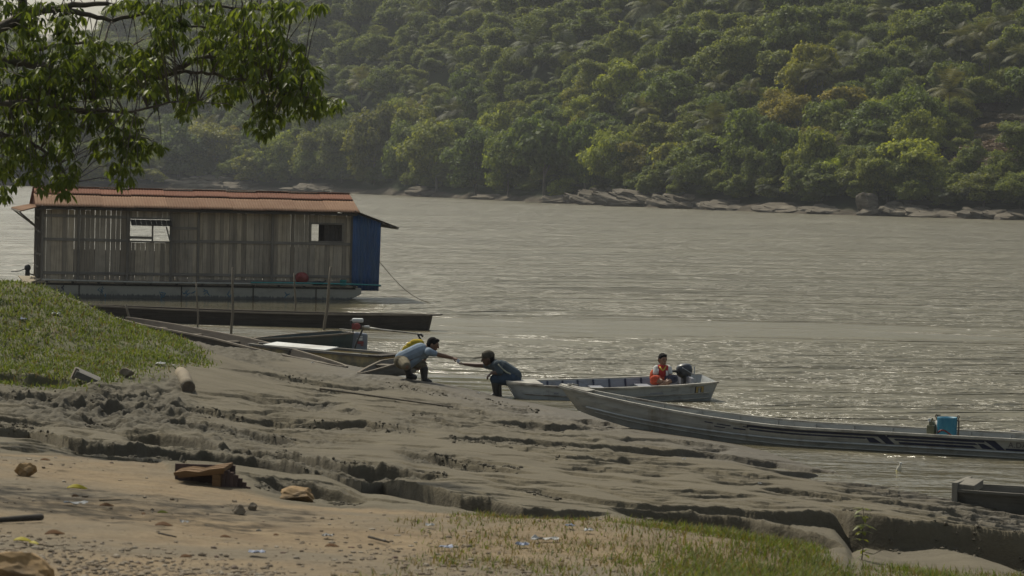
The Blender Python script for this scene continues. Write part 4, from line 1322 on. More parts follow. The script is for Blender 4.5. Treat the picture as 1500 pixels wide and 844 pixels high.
def boat_hull(st, thick=.025, mid=.5, bulge=.03, floor=.04):
    """closed shell with inner skin"""
    V = []; Fc = []
    def ring(s_, inset):
        x, ht, hl, zt, zb, rk = s_
        t_ = thick * inset
        ht2 = max(.004, ht - t_); hl2 = max(.003, hl - t_); zb2 = zb + (floor if inset else 0)
        pts = []
        for sg in (-1, 1):
            seq = []
            for v in (0, .33, .66, 1.0):       # from gunwale down
                hh = ht2 + (hl2 - ht2) * v + bulge * math.sin(math.pi * v) * min(1, ht / .2) * (0 if inset else 1)
                seq.append((x + rk * v, sg * hh, zt + (zb2 - zt) * v))
            pts.append(seq)
        return pts[0] + pts[1][::-1]            # left top -> left bottom -> right bottom -> right top
    n = len(st)
    for inset in (0, 1):
        for s_ in st: V += ring(s_, inset)
    o2 = n * 8
    for i in range(n - 1):
        for j in range(7):
            a = i * 8 + j
            Fc.append((a, a + 1, a + 9, a + 8)); b_ = o2 + a
            Fc.append((b_ + 8, b_ + 9, b_ + 1, b_))
        for j in (0, 7):
            a = i * 8 + j; Fc.append((a, a + 8, o2 + a + 8, o2 + a) if j == 0 else (a + 8, a, o2 + a, o2 + a + 8))
    for e in (0, n - 1):
        r_ = [e * 8 + j for j in range(8)]; q_ = [o2 + e * 8 + j for j in range(8)]
        Fc.append(tuple(r_) if e == 0 else tuple(r_[::-1])); Fc.append(tuple(q_[::-1]) if e == 0 else tuple(q_))
    mb = MB(); mb.add(V, Fc)
    return mb

def interp_st(st, x):
    for a, b_ in zip(st[:-1], st[1:]):
        if a[0] <= x <= b_[0]:
            f = (x - a[0]) / (b_[0] - a[0] + 1e-9)
            return tuple(p + (q_ - p) * f for p, q_ in zip(a, b_))
    return st[-1]

def side_pt(st, x, v, sg=-1, off=.004, bulge=.03):
    """point on the outer side: v metres below the gunwale"""
    s_ = interp_st(st, x)
    f = v / (s_[3] - s_[4])
    hh = s_[1] + (s_[2] - s_[1]) * f + bulge * math.sin(math.pi * min(1, max(0, f))) * min(1, s_[1] / .2) + off
    return (s_[0] + s_[5] * f, sg * hh, s_[3] - v)

def rim(st, r_=.022, w_=.05, sides=(-1, 1), drop=0.0):
    mb = MB()
    for sg in sides:
        pts = [(s_[0], sg * (s_[1] + .005), s_[3] - drop) for s_ in st]
        for a, b_ in zip(pts[:-1], pts[1:]): mb.bar(a, b_, w_, r_ * 2)
    return mb

def strip(st, x0, x1, v0, v1, off=.004, n=24, sg=-1, x0b=None, x1b=None, th=.004):
    """painted band on the side, a thin raised film"""
    x0b = x0 if x0b is None else x0b; x1b = x1 if x1b is None else x1b
    V = []; Fc = []
    for i in range(n + 1):
        f = i / n
        a = side_pt(st, x0 + (x1 - x0) * f, v0, sg, off); b_ = side_pt(st, x0b + (x1b - x0b) * f, v1, sg, off)
        V += [a, b_]
    for i in range(n): Fc.append((2 * i, 2 * i + 1, 2 * i + 3, 2 * i + 2) if sg < 0 else (2 * i, 2 * i + 2, 2 * i + 3, 2 * i + 1))
    return V, Fc

def ribs(st, xs, mat, parent, name="rib", w_=.03, sides=(-1, 1)):
    for x in xs:
        s_ = interp_st(st, x); mb = MB()
        for sg in sides:
            mb.bar((x, sg * (s_[1] - .035), s_[3] - .01), (x, sg * (s_[2] - .04), s_[4] + .05), w_, .03, (1, 0, 0))
        mb.build(name, mat, parent)

def thwart(st, x, mat, parent, w_=.22, drop=.1, name="thwart"):
    s_ = interp_st(st, x); mb = MB()
    mb.box((x, 0, s_[3] - drop), (w_, 2 * s_[1] - .05, .03)); return mb.build(name, mat, parent)

def alu(name, c, rough=.5, mud=(.16, .14, .10)):
    m, t, b = mat_new(name)
    n1 = noise(t, 2.2, 5, .65, coords(t, "Object", (1, 1, 2))); n2 = noise(t, 5, 6, .7, coords(t, "Object", (.8, 2, 3)))
    n3 = noise(t, 1.2, 5, .7, coords(t, "Object", (2.5, 2.5, .7), (3, 1, 0)))
    cc = ramp(t, n1, [(.3, tuple(x * .74 for x in c)), (.7, c)])
    cc = mixc(t, ramp(t, n2, [(.52, (0, 0, 0)), (.66, (.7, .7, .7))]), cc, tuple(x * .45 for x in c))
    cc = mixc(t, ramp(t, n3, [(.55, (0, 0, 0)), (.75, (.85, .85, .85))]), cc, mud)
    t.links.new(cc, b.inputs["Base Color"]); b.inputs["Roughness"].default_value = rough; b.inputs["Metallic"].default_value = .15
    bump(t, b, n2, .15, .01)
    return m
M_ALU = alu("worn_pale_paint", (.42, .435, .43))
M_ALU2 = alu("worn_grey_paint", (.34, .335, .30), .55, (.15, .125, .085))
M_ALUIN = alu("blue_grey_inside", (.25, .26, .295))
M_RIM = simple("worn_rim", (.36, .34, .29), .55, .3, 5, stain=(.12, .10, .08))
M_NAVY = simple("navy_stripe", (.014, .018, .042), .5, .35, 9)
M_CANOE = wood("dark_canoe_wood", (.052, .043, .034), .45, axis=0, island=False)
M_CANOE2 = wood("grey_canoe_wood", (.15, .14, .122), .4, axis=0, island=False)
M_CRIM = wood("canoe_rim_wood", (.16, .135, .105), .4, axis=0, island=False)
M_GREEN = simple("dark_green_paint", (.030, .050, .052), .55, .35, 3, stain=(.06, .06, .05))
M_YEL = simple("faded_yellow_paint", (.58, .44, .20), .6, .25, 3, stain=(.20, .185, .15))
M_WHITEP = simple("greyed_white_paint", (.52, .53, .52), .6, .15, 3, stain=(.35, .34, .31))

def place_boat(name, bow, stern, st_fn, label, cat, tilt=0.0, pitch=0.0):
    """bow and stern: world points at the waterline (x, y, z)"""
    b0 = Vector([float(c) for c in bow]); s0 = Vector([float(c) for c in stern])
    d = s0 - b0
    rz = math.atan2(d.y, d.x); L = math.hypot(d.x, d.y)
    e = empty(name, b0, label, cat, rz=rz, rx=tilt, ry=-math.atan2(d.z, L))
    return e, L

# ---- A: long dark canoe before the houseboat
b0 = P(632, 478, 72.0); s0 = P(120, 470, 73.5); b0[2] = s0[2] = 0
e, L = place_boat("canoe", s0, b0, None, "long dark wooden canoe moored between the houseboat and the green boat", "canoe")
st = boat_shape(L, .95, .50, lambda f: .34 + .05 * (abs(f - .5) * 2) ** 2, bow=.15, stern=.35, rocker=.06, rake=.2, srake=.1, bow_len=.25, stern_len=.3)
boat_hull(st, .03).build("hull", M_CANOE, e, smooth=False)
rim(st, .018, .06).build("gunwale", M_CRIM, e)
for x in (2.0, 4.2, 6.4): thwart(st, x, M_CRIM, e)
k = MB(); s_ = st[-1]; k.box((s_[0] + .06, 0, s_[3] + .0), (.38, .36, .03), (0, -.06, 0)); k.build("end_plate", M_CANOE, e)
ribs(st, [1 + i * .9 for i in range(8)], M_CANOE, e)
# ---- B: long dugout drawn up along the mud
A0 = P(178, 463, 68.5); B0 = P(505, 540, 55.2)
A0[2] -= .30; B0[2] -= .10
e, L = place_boat("canoe", A0, B0, None, "long dark dugout canoe lying along the mud edge beside the grassy knoll", "canoe")
st = boat_shape(L, .8, .42, lambda f: .26 - .13 * max(0, f - .55) / .45, bow=.3, stern=.1, rocker=.05, rake=.1, bow_len=.2, stern_len=.3)
boat_hull(st, .03).build("hull", M_CANOE, e)
rim(st, .018, .055).build("gunwale", M_CRIM, e)
for x in (2.5, 5.0, 7.5, 10): thwart(st, x, M_CRIM, e)
# ---- C: dark green boat with outboard
b0 = P(372, 512, 62.2); s0 = P(508, 514, 63.0); b0[2] = .05; s0[2] = .0
e, L = place_boat("motor_canoe", b0, s0, None, "dark green canoe with grey outboard moored behind the yellow hulled boat", "boat")
st = boat_shape(L, .95, .48, lambda f: .22 + .20 * f, bow=.1, stern=.85, rocker=.05, rake=.2, bow_len=.5)
boat_hull(st, .025).build("hull", M_GREEN, e)
rim(st, .018, .055).build("gunwale", M_CRIM, e)
thwart(st, L * .45, M_CRIM, e); thwart(st, L * .75, M_CRIM, e)
ob = MB(); ob.box((L + .24, -.02, .20), (.40, .36, .44), (0, R(4), 0), taper=.88)
M_GREYP = simple("grey_engine_cover", (.17, .19, .22), .5, .15, 4, stain=(.12, .13, .15))
ob_o = ob.build("outboard_motor", M_GREYP, e, bevel=.05)
k = MB(); k.box((L + .22, -.205, .28), (.13, .006, .05)); k.box((L + .24, -.203, .335), (.09, .006, .03)); k.build("white_mark", M_WHITEP, ob_o)
k = MB(); k.box((L + .24, -.207, .205), (.15, .006, .06)); k.box((L + .28, -.209, .15), (.06, .006, .03)); k.build("red_mark", M_RED, ob_o)
k = MB(); k.box((L + .02, 0, .22), (.07, .24, .42)); k.bar((L + .04, -.08, .3), (L + .09, -.08, -.1), .05, .06); k.build("clamp", M_BLACK, ob_o)
k = MB(); k.tube([(L + .05, -.02, .05), (L + .12, -.02, .45), (L + .17, -.02, .62)], .018, 7); k.build("lever", M_BLACK, ob_o)
# ---- D: yellow hulled boat with dark rim
b0 = P(372, 520, 60.0); s0 = P(566, 536, 58.4); b0[2] = .02; s0[2] = 0
e, L = place_boat("flat_boat", b0, s0, None, "faded yellow hulled boat with overhanging dark rim beside the mud", "boat")
st = boat_shape(L, 1.0, .46, lambda f: .28 - .06 * f, bow=.3, stern=.8, rocker=.06, rake=.15, bow_len=.4)
boat_hull(st, .03).build("hull", M_YEL, e)
[rim(st, .024, .11, (sg,)).build("gunwale", M_CANOE2, e) for sg in (-1, 1)]
k = MB(); k.box((L + .02, 0, st[-1][3] + .005), (.30, 1.0, .035)); k.build("end_plate", M_DARKW, e)
k = MB(); k.box((L * .38, -.12, st[10][3] + .035), (1.55, .52, .03), (R(4), R(1.0), 0)); k.build("white_board", M_WHITEP, e, bevel=.008)
thwart(st, L * .7, M_CANOE2, e, drop=.06)
# ---- E: small grey canoe at the kneeling man
b0 = P(527, 541, 52.6); s0 = P(603, 538, 54.0); b0[2] = .19; s0[2] = .26
e, L = place_boat("canoe", b0, s0, None, "small grey canoe whose tip rests on the mud behind the crouching man", "canoe")
st = boat_shape(L, .5, .26, lambda f: .06 + .13 * min(1, f / .6), bow=.06, stern=.6, rocker=.08, rake=.2, bow_len=.7)
boat_hull(st, .025).build("hull", M_CANOE2, e)
rim(st, .016, .05).build("gunwale", M_CRIM, e)
thwart(st, L * .5, M_CRIM, e, drop=.03)
# ---- F: pale motor boat with the boy
b0 = np.array([-.07, 50.75, -.02]); s0 = np.array([3.62, 51.55, 0.0])
e, L = place_boat("motor_boat", b0, s0, None, "pale metal motorboat with the seated boy, bow touching the mud", "boat", tilt=R(3.2))
SF = boat_shape(L, 1.30, .46, lambda f: .265 + .03 * (1 - f) ** 4 + .20 * max(0, f - .35) ** 1.5, bow=.12, stern=.82, rocker=.10, rake=.22, srake=.14, bow_len=.42, bow_pow=.7)
EF, LF = e, L
boat_hull(SF, .02).build("hull", [M_ALU], e)
rim(SF, .016, .05).build("gunwale", M_RIM, e)
for v in (.17, .27):
    k = MB(); k.tube([side_pt(SF, .25 + i * (L - .4) / 20, v, -1, .002) for i in range(21)], .012, 6); k.build("strake", M_RIM, e, smooth=True)
k = MB()
for sg in (1,):
    V = []; Fc = []
    for i in range(21):
        x = .4 + i * (L - .6) / 20; s_ = interp_st(SF, x)
        V += [(x, sg * (s_[1] - .03), s_[3] - .015), (x, sg * (s_[2] - .03), s_[4] + .05)]
    for i in range(20): Fc.append((2 * i, 2 * i + 1, 2 * i + 3, 2 * i + 2))
    k.add(V, Fc)
o = k.build("lining", M_ALUIN, e); md = o.modifiers.new("thickness", 'SOLIDIFY'); md.thickness = .006
ribs(SF, [.55 + i * .30 for i in range(9)], M_NAVY, e, w_=.022, sides=(1,))
for x in (.9, 1.75, 2.62): thwart(SF, x, M_ALUIN, e, .24, .12)
k = MB(); V = []; Fc = []
for i in range(7):
    x = .0 + i * .1; s_ = interp_st(SF, x); V += [(x, -s_[1], s_[3] + .012), (x, s_[1], s_[3] + .012)]
for i in range(6): Fc.append((2 * i, 2 * i + 1, 2 * i + 3, 2 * i + 2))
k.add(V, Fc); o = k.build("bow_deck", M_RIM, e); md = o.modifiers.new("thickness", 'SOLIDIFY'); md.thickness = .02
# number plate marks: two ochre strokes with dark outline
def px_on(st, e_mat, L_, px, v):
    lo, hi = 0.0, L_
    for _ in range(40):
        mid = (lo + hi) / 2
        w_ = e_mat @ Vector(side_pt(st, mid, v))
        if project(w_)[0] < px: lo = mid
        else: hi = mid
    return (lo + hi) / 2
EFm = Matrix.Translation(EF.location) @ EF.rotation_euler.to_matrix().to_4x4()
M_OCHRE = simple("ochre_paint", (.34, .25, .09), .6, .2, 8)
def stroke(st, pts, wd, mat, parent, name, off=.006):
    k = MB()
    for (xa, va), (xb, vb) in zip(pts[:-1], pts[1:]):
        a = Vector(side_pt(st, xa, va, -1, off)); b_ = Vector(side_pt(st, xb, vb, -1, off))
        k.bar(a, b_, wd, .005, (0, 1, 0))
    return k.build(name, mat, parent)
def bar_mark(xc):
    stroke(SF, [(xc - .006, .045), (xc - .006, .165)], .062, M_NAVY, EF, "letter_edge", .004)
    stroke(SF, [(xc, .05), (xc, .155)], .040, M_OCHRE, EF, "letter", .008)
for px in (1021, 1029):
    bar_mark(px_on(SF, EFm, LF, px, .1))
x_ = px_on(SF, EFm, LF, 1021, .1); x2_ = px_on(SF, EFm, LF, 1029, .1)
stroke(SF, [(x_, .055), (x2_, .055)], .02, M_OCHRE, EF, "letter", .009)
# its outboard
MOTOR = simple("black_engine_cover", (.022, .028, .038), .35, .2, 4, spec=.5)
mo = MB(); mx = px_on(SF, EFm, LF, 1019, .05); zt = interp_st(SF, mx)[3]
mo.lathe([(.10, -.02), (.145, .03), (.155, .10), (.145, .16), (.11, .205), (.05, .22)], (mx, .12, zt + .06), 22, (0, R(-8), 0), 1.0, .8)
mo_o = mo.build("outboard_motor", MOTOR, EF, smooth=True)
k = MB(); k.tube([(mx - .10, .05, zt + .12), (mx - .22, .02, zt + .155), (mx - .34, 0, zt + .15)], [.035, .022, .018], 8); k.build("tiller", M_BLACK, mo_o, smooth=True)
k = MB(); k.bar((mx - .08, -.01, zt + .22), (mx + .13, -.01, zt + .10), .035, .012); k.bar((mx + .14, 0.0, zt + .10), (mx + .14, 0.0, zt + .24), .012, .03); k.build("cover_stripe", simple("grey_stripe", (.25, .27, .30), .5), mo_o)
k = MB(); k.box((mx + .02, .12, zt - .05), (.14, .16, .3)); k.box((mx + .02, .12, zt - .3), (.10, .07, .5)); k.build("leg", M_BLACK, mo_o)
k = MB(); k.box((mx + .02, .12, zt - .03), (.05, .9, .2)); k.build("motor_board", M_ALUIN, EF)

# ---- G: long grey boat with navy stripes
b0 = np.array([.80, 44.5, .0]); dv = np.array([6.73, -2.7, 0]); dv = dv / np.linalg.norm(dv); s0 = b0 + dv * 11.0
e, L = place_boat("long_boat", b0, s0, None, "long grey boat with navy stripes, its raised bow on the mud", "boat")
def sheerG(f):
    x = f * 11.0
    return .285 + .415 * max(0, 1 - x / 4.2) ** 1.7
SG = boat_shape(L, 1.05, .40, sheerG, bow=.10, stern=.75, rocker=.02, n=80, flare=.74, rake=.30, bow_len=.34, bow_pow=.62)
SG = [(x, a, b_, zt, max(zt - .40 + .0, -.10 + .0) if x > 1.2 else zt - .37 - .03 * x / 1.2, rk) for x, a, b_, zt, zb, rk in SG]
EG, LG = e, L
EGm = Matrix.Translation(EG.location) @ EG.rotation_euler.to_matrix().to_4x4()
boat_hull(SG, .02).build("hull", M_ALU2, e)
rim(SG, .018, .055).build("gunwale", M_RIM, e)
k = MB(); k.tube([side_pt(SG, .35 + i * (L - .5) / 40, .19 + .05 * max(0, 1 - i / 12), -1, .003) for i in range(41)], .016, 6); k.build("strake", M_ALU, e, smooth=True)
k = MB(); k.tube([side_pt(SG, .5 + i * (L - .7) / 40, .27 + .02 * max(0, 1 - i / 12), -1, .002) for i in range(41)], .012, 6); k.build("strake", M_ALU2, e, smooth=True)
ribs(SG, [1 + i * .6 for i in range(16)], M_ALU2, e, w_=.025)
for x in (2.2, 3.9, 5.6, 7.3, 9.0): thwart(SG, x, M_ALU2, e, .24, .1)
k = MB(); V = []; Fc = []
for i in range(6):
    x = .0 + i * .1; s_ = interp_st(SG, x); V += [(x, -s_[1], s_[3] + .012), (x, s_[1], s_[3] + .012)]
for i in range(5): Fc.append((2 * i, 2 * i + 1, 2 * i + 3, 2 * i + 2))
k.add(V, Fc); o = k.build("bow_deck", M_RIM, e); md = o.modifiers.new("thickness", 'SOLIDIFY'); md.thickness = .02
k = MB(); k.tube([(.16 + .045 * math.cos(t_), .045 * math.sin(t_), SG[1][3] + .05) for t_ in [2 * math.pi * i / 12 for i in range(13)]], .010, 6); k.tube([(.16, -.05, SG[1][3] + .03), (.2, 0, SG[1][3] + .06), (.28, .03, SG[1][3] + .04)], .010, 6); k.build("mooring_ring", M_RIM, e)
g = lambda px: px_on(SG, EGm, LG, px, .08)
mbS = MB()
def band(p0, p1, v0, v1, p0b=None, p1b=None, n=24):
    V, Fc = strip(SG, g(p0), g(p1), v0, v1, .005, n, -1, None if p0b is None else g(p0b), None if p1b is None else g(p1b))
    mbS.add(V, Fc)
# faded beginning of the stripes: broken dashes
for p0, p1, v0, v1 in ((1032, 1044, .07, .085), (1050, 1070, .075, .09), (1046, 1062, .115, .13), (1074, 1092, .10, .12), (1088, 1096, .06, .075)): band(p0, p1, v0, v1, n=4)
band(1094, 1296, .03, .062); band(1098, 1268, .082, .105)
band(1268, 1279.5, .082, .158, 1274, 1291, 6)
band(1282, 1296, .03, .165, 1298, 1310.5, 6)
band(1299, 1442, .03, .065); band(1309, 1428, .082, .108, 1312, 1433); band(1316, 1425, .125, .160, 1318, 1431)
band(1432, 1441, .085, .158, 1439, 1456, 6)
band(1441, 1457, .03, .165, 1461, 1473, 6)
band(1473, 1620, .135, .165)
o = mbS.build("navy_stripe", M_NAVY, e); md = o.modifiers.new("thickness", 'SOLIDIFY'); md.thickness = .004
# lettering
fc = bpy.data.curves.new("lettering", 'FONT'); fc.body = "A.DAZA"; fc.size = .115; fc.extrude = .003; fc.space_character = 1.08
fo = bpy.data.objects.new("lettering", fc); link(fo)
bpy.context.view_layer.update()
me = bpy.data.meshes.new_from_object(fo.evaluated_get(bpy.context.evaluated_depsgraph_get()))
col.objects.unlink(fo); bpy.data.objects.remove(fo)
M_LET = simple("brown_lettering", (.10, .085, .085), .6, .3, 20); me.materials.append(M_LET)
lo = link(bpy.data.objects.new("lettering", me), e)
xl = g(1477); a = Vector(side_pt(SG, xl, .115, -1, .006)); a2 = Vector(side_pt(SG, xl + .5, .115, -1, .006)); up_ = (Vector(side_pt(SG, xl, .02, -1, .006)) - a).normalized()
dx = (a2 - a).normalized(); nz_ = dx.cross(up_).normalized(); up_ = nz_.cross(dx)
lo.matrix_local = Matrix.Translation(a + nz_ * .004) @ Matrix((dx, up_, nz_)).transposed().to_4x4()

# ---- H: old wooden boat at the lower right
b0 = P(1412, 744, 35.0); zb = b0[2]
dv = Vector((math.cos(R(-22)), math.sin(R(-22)), 0)); s0 = Vector(b0) + dv * 4.0
e, L = place_boat("canoe", b0, s0, None, "grey weathered wooden boat end with a square upright board on the mud, lower right", "canoe")
st = boat_shape(L, .9, .34, lambda f: .25, bow=.82, stern=.9, rocker=.0, rake=.02, bow_len=.3)
M_OLD = wood("grey_old_boards", (.13, .12, .10), .45, axis=0, island=False)
boat_hull(st, .035, bulge=.0).build("hull", M_OLD, e)
[rim(st, .016, .05, (sg,)).build("gunwale", M_OLD, e) for sg in (-1, 1)]
k = MB(); k.box((-.03, 0, .14), (.07, .82, .42)); k.box((.10, -.1, .29), (.2, .5, .1), (.06, .05, 0)); k.build("end_board", wood("end_board_wood", (.19, .175, .145), .4, axis=2, island=False), e, bevel=.008)
thwart(st, 1.5, M_OLD, e, drop=.03)

# ---- blue tank and olive can in the long boat
def in_G(px, side, z): 
    x = g(px); return EGm @ Vector((x, side, z))
q0 = in_G(1380, -.22, .10)
e = empty("fuel_tank", q0, "blue open drum with a red arc standing in the long striped boat", "drum", rz=-.35)
M_DRUM = simple("faded_blue_plastic", (.022, .17, .27), .5, .2, 4, stain=(.06, .25, .30), stretch=(1, 1, .5))
k = MB(); k.lathe([(.125, 0), (.14, .02), (.143, .2), (.148, .425), (.150, .44), (.135, .44), (.128, .1), (.01, .08)], n=28); dr = k.build("drum_body", M_DRUM, e, smooth=True)
k = MB(); k.tube([(.146 * math.sin(t_) , -.146 * math.cos(t_), .20 + .055 * math.cos((t_ + .25) * 2.1)) for t_ in [-.85 + 1.5 * i / 16 for i in range(17)]], .012, 6); k.build("red_arc", M_RED, e, smooth=True)
k = MB()
for sg in (-1, 1): k.tube([(sg * .14, 0, .39), (sg * .165, 0, .41), (sg * .178, 0, .46), (sg * .16, 0, .475), (sg * .142, 0, .44)], .008, 6)
k.tube([(.17, 0, .40), (.175, -.01, .3), (.165, .0, .16)], .012, 6)
k.build("wire_handle", simple("rusty_wire", (.10, .075, .06), .7), e)
q0 = in_G(1357.5, -.22, .10)
e = empty("jerrycan", q0, "small olive jerrycan beside the blue drum in the long boat", "jerrycan", rz=-.35)
k = MB(); k.box((0, 0, .16), (.12, .2, .32)); k.box((0, 0, .345), (.09, .15, .05), taper=.7); cb = k.build("can_body", simple("olive_plastic", (.13, .13, .075), .55, .2, 5), e, bevel=.015)
k = MB(); k.lathe([(.02, .365), (.024, .40), (.02, .41)], (-.03, -.06, 0), 12); k.build("cap", M_WHITEP, e)
k = MB(); k.tube([(0, -.05, .36), (0, -.02, .41), (0, .05, .41), (0, .075, .36)], .009, 6); k.build("grip", simple("olive_grip", (.11, .11, .065), .6), e)
q0 = in_G(1365, -.20, .10)
e = empty("hand_pump", q0, "pale upright pump tube between olive can and blue drum", "pump")
k = MB(); k.tube([(0, 0, 0), (0, 0, .38)], .022, 10); k.build("pump_tube", M_WHITEP, e, smooth=True)
k = MB(); k.tube([(0, 0, .38), (0, 0, .46)], .010, 6); k.tube([(-.03, 0, .46), (.045, 0, .462)], .010, 6); k.build("pump_handle", M_DARKW, e)
# dark pole end showing behind the long boat at the right edge
A0 = P(1481, 632.5, 46); B0 = P(1560, 643, 45.2); c_ = (Vector(A0) + Vector(B0)) / 2
k = MB(); k.tube([Vector(A0) - c_, Vector(B0) - c_], [.03, .035], 8); k.tube([Vector(B0) - c_ + Vector((-.25, 0, -.02)), Vector(B0) - c_ + Vector((-.25, .0, -.75))], .03, 8)
o = k.build("boom_pole", M_BLACK); o.location = c_; tag(o, "dark pole end over the river at the right photo edge", "pole")

# ---- longtail engine behind the crouching man
q0 = P(522, 484, 60.5)
e = empty("longtail_motor", q0, "red longtail engine with white tank and long shaft above the green canoe", "engine")
S6 = F / 60.5
def lt(px, py, dy=0): v = Vector(P(px, py, 60.5 + dy)) - Vector(q0); return v
k = MB(); k.box(lt(521, 478), (.16, .16, .13)); k.lathe([(.05, -.05), (.075, -.04), (.075, .04), (.05, .05)], lt(523, 478, -.1), 14, (R(90), 0, 0)); k.build("engine_block", M_RED, e, bevel=.02)
k = MB(); k.box(lt(524, 469.5), (.24, .16, .09)); k.build("fuel_tank", M_WHITEP, e, bevel=.03)
k = MB(); k.box(lt(515.5, 473), (.07, .12, .12)); k.build("air_filter", M_BLACK, e, bevel=.015)
k = MB(); k.tube([lt(530, 479), lt(560, 483.5), lt(600, 487.5), lt(619, 490.5)], [.028, .022, .018, .014], 8); k.tube([lt(497, 482), lt(516, 484), lt(526, 483)], .012, 6); k.build("shaft", M_RIM, e, smooth=True)
k = MB(); k.tube([lt(531, 483), lt(528, 490), lt(523, 500), lt(519, 512)], .02, 7); k.build("stand", M_BLACK, e)
k = MB(); k.box(lt(537, 478.5), (.12, .08, .04)); k.build("coupling", M_WHITEP, e, bevel=.01)
k = MB(); k.tube([lt(612, 489.5), lt(614.5, 495), lt(618.5, 501)], .02, 7); k.tube([lt(612, 490), lt(617, 490.3), lt(619.5, 493.5)], .025, 7); k.build("skeg", M_BLACK, e, smooth=True)

# ---- mooring poles in the shallows
POLES = [((287.5, 414), (290, 486), 70.0, .022, "thin pole standing left of the tall pole before the houseboat"), ((341, 392), (339, 497), 67.0, .030, "tall straight mooring pole before the middle of the houseboat"),
         ((431, 400), (432.5, 464), 74.0, .024, "thin pole behind the long dark canoe below the small window"), ((484.5, 391), (475, 484), 71.2, .036, "thick slanting pole before the right end of the houseboat"),
         ((184.5, 446), (189, 468), 70.8, .032, "short stub pole at the left part of the long dark canoe")]
M_POLE = wood("pole_wood", (.17, .145, .11), .35, axis=2, island=False)
for (tx, ty), (bx, by), Y, r_, lab in POLES:
    T = Vector(P(tx, ty, Y)); B = Vector(P(bx, by, Y)); d = (B - T).normalized(); B = B + d * .45
    k = MB(); mdp = (T - B) * .5 + Vector((.02, 0, 0)); k.tube([Vector((0, 0, 0)), (T - B) * .3 + Vector((-.01, 0, 0)), mdp, (T - B) * .8, T - B], [r_ * 1.1, r_, r_ * 1.05, r_ * .9, r_ * .8], 8)
    o = k.build("mooring_pole", M_POLE, smooth=True); o.location = B
    tag(o, lab, "pole", "poles standing in the shallows")
# ================================================================== people
def tapered(mb, p, q_, r1, r2, n=12):
    """closed limb piece with round ends"""
    p = Vector(p); q_ = Vector(q_); d = (q_ - p); L = d.length
    if L < 1e-5: mb.ball(p, r1, 7); return
    d.normalize()
    pts = []; rs = []
    for t_ in (-90, -60, -30): pts.append(p + d * r1 * math.sin(R(t_))); rs.append(max(.0015, r1 * math.cos(R(t_))))
    pts.append(p); rs.append(r1); pts.append(p.lerp(q_, .5)); rs.append((r1 + r2) / 2); pts.append(q_); rs.append(r2)
    for t_ in (30, 60, 90): pts.append(q_ + d * r2 * math.sin(R(t_))); rs.append(max(.0015, r2 * math.cos(R(t_))))
    mb.tube(pts, rs, n)

def fuse(name, shapes, mat, parent, voxel=.007, smooth=5):
    """overlapping shapes grown into ONE continuous surface"""
    mb = MB()
    for s_ in shapes:
        if s_[0] == 'c': tapered(mb, *s_[1:])
        elif s_[0] == 'e': mb.ball(s_[1], 1.0, 10, s_[2], s_[3] if len(s_) > 3 else None)
    tmp = mb.build("tmp", mat)
    bm = bmesh.new(); bm.from_mesh(tmp.data); bmesh.ops.recalc_face_normals(bm, faces=bm.faces); bm.to_mesh(tmp.data); bm.free()
    md = tmp.modifiers.new("r", 'REMESH'); md.mode = 'VOXEL'; md.voxel_size = voxel; md.adaptivity = 0; md.use_smooth_shade = True
    if smooth: sm = tmp.modifiers.new("s", 'SMOOTH'); sm.iterations = smooth; sm.factor = .5
    bpy.context.view_layer.update()
    me = bpy.data.meshes.new_from_object(tmp.evaluated_get(bpy.context.evaluated_depsgraph_get()))
    me.name = name
    col.objects.unlink(tmp); bpy.data.objects.remove(tmp)
    me.polygons.foreach_set("use_smooth", [True] * len(me.polygons))
    return link(bpy.data.objects.new(name, me), parent)

def skin(name, c):
    return simple(name, c, .5, .12, 12, bstr=.05, spec=.35)
def cloth(name, c, var=.25, sc=9, stain=None):
    return simple(name, c, .9, var, sc, bstr=.25, stain=stain, spec=.15)

def head_shapes(c, face, size=.112, upv=None):
    """c: centre of the skull; face: where it looks"""
    c = Vector(c); f = Vector(face).normalized(); u = Vector(upv or (0, 0, 1)); u = (u - f * u.dot(f)).normalized(); s_ = u.cross(f)
    k = size / .112
    m_ = Matrix((f, s_, u)).transposed().to_euler()
    sh = [('e', c, (.098 * k, .078 * k, .108 * k), m_), ('e', c + f * .030 * k - u * .055 * k, (.062 * k, .056 * k, .070 * k), m_),
          ('c', c + f * .045 * k - u * .105 * k, c + f * .060 * k - u * .098 * k, .028 * k, .020 * k),
          ('c', c + f * .094 * k + u * .0 * k, c + f * .112 * k - u * .038 * k, .009 * k, .014 * k),
          ('c', c + f * .088 * k - s_ * .02 * k - u * .066 * k, c + f * .088 * k + s_ * .02 * k - u * .066 * k, .010 * k, .010 * k),
          ('c', c + f * .085 * k - s_ * .04 * k + u * .02 * k, c + f * .085 * k + s_ * .04 * k + u * .02 * k, .012 * k, .012 * k)]
    for sg in (-1, 1): sh.append(('e', c + s_ * sg * .080 * k - u * .012 * k, (.020 * k, .010 * k, .032 * k), m_))
    return sh, (c, f, s_, u, k)

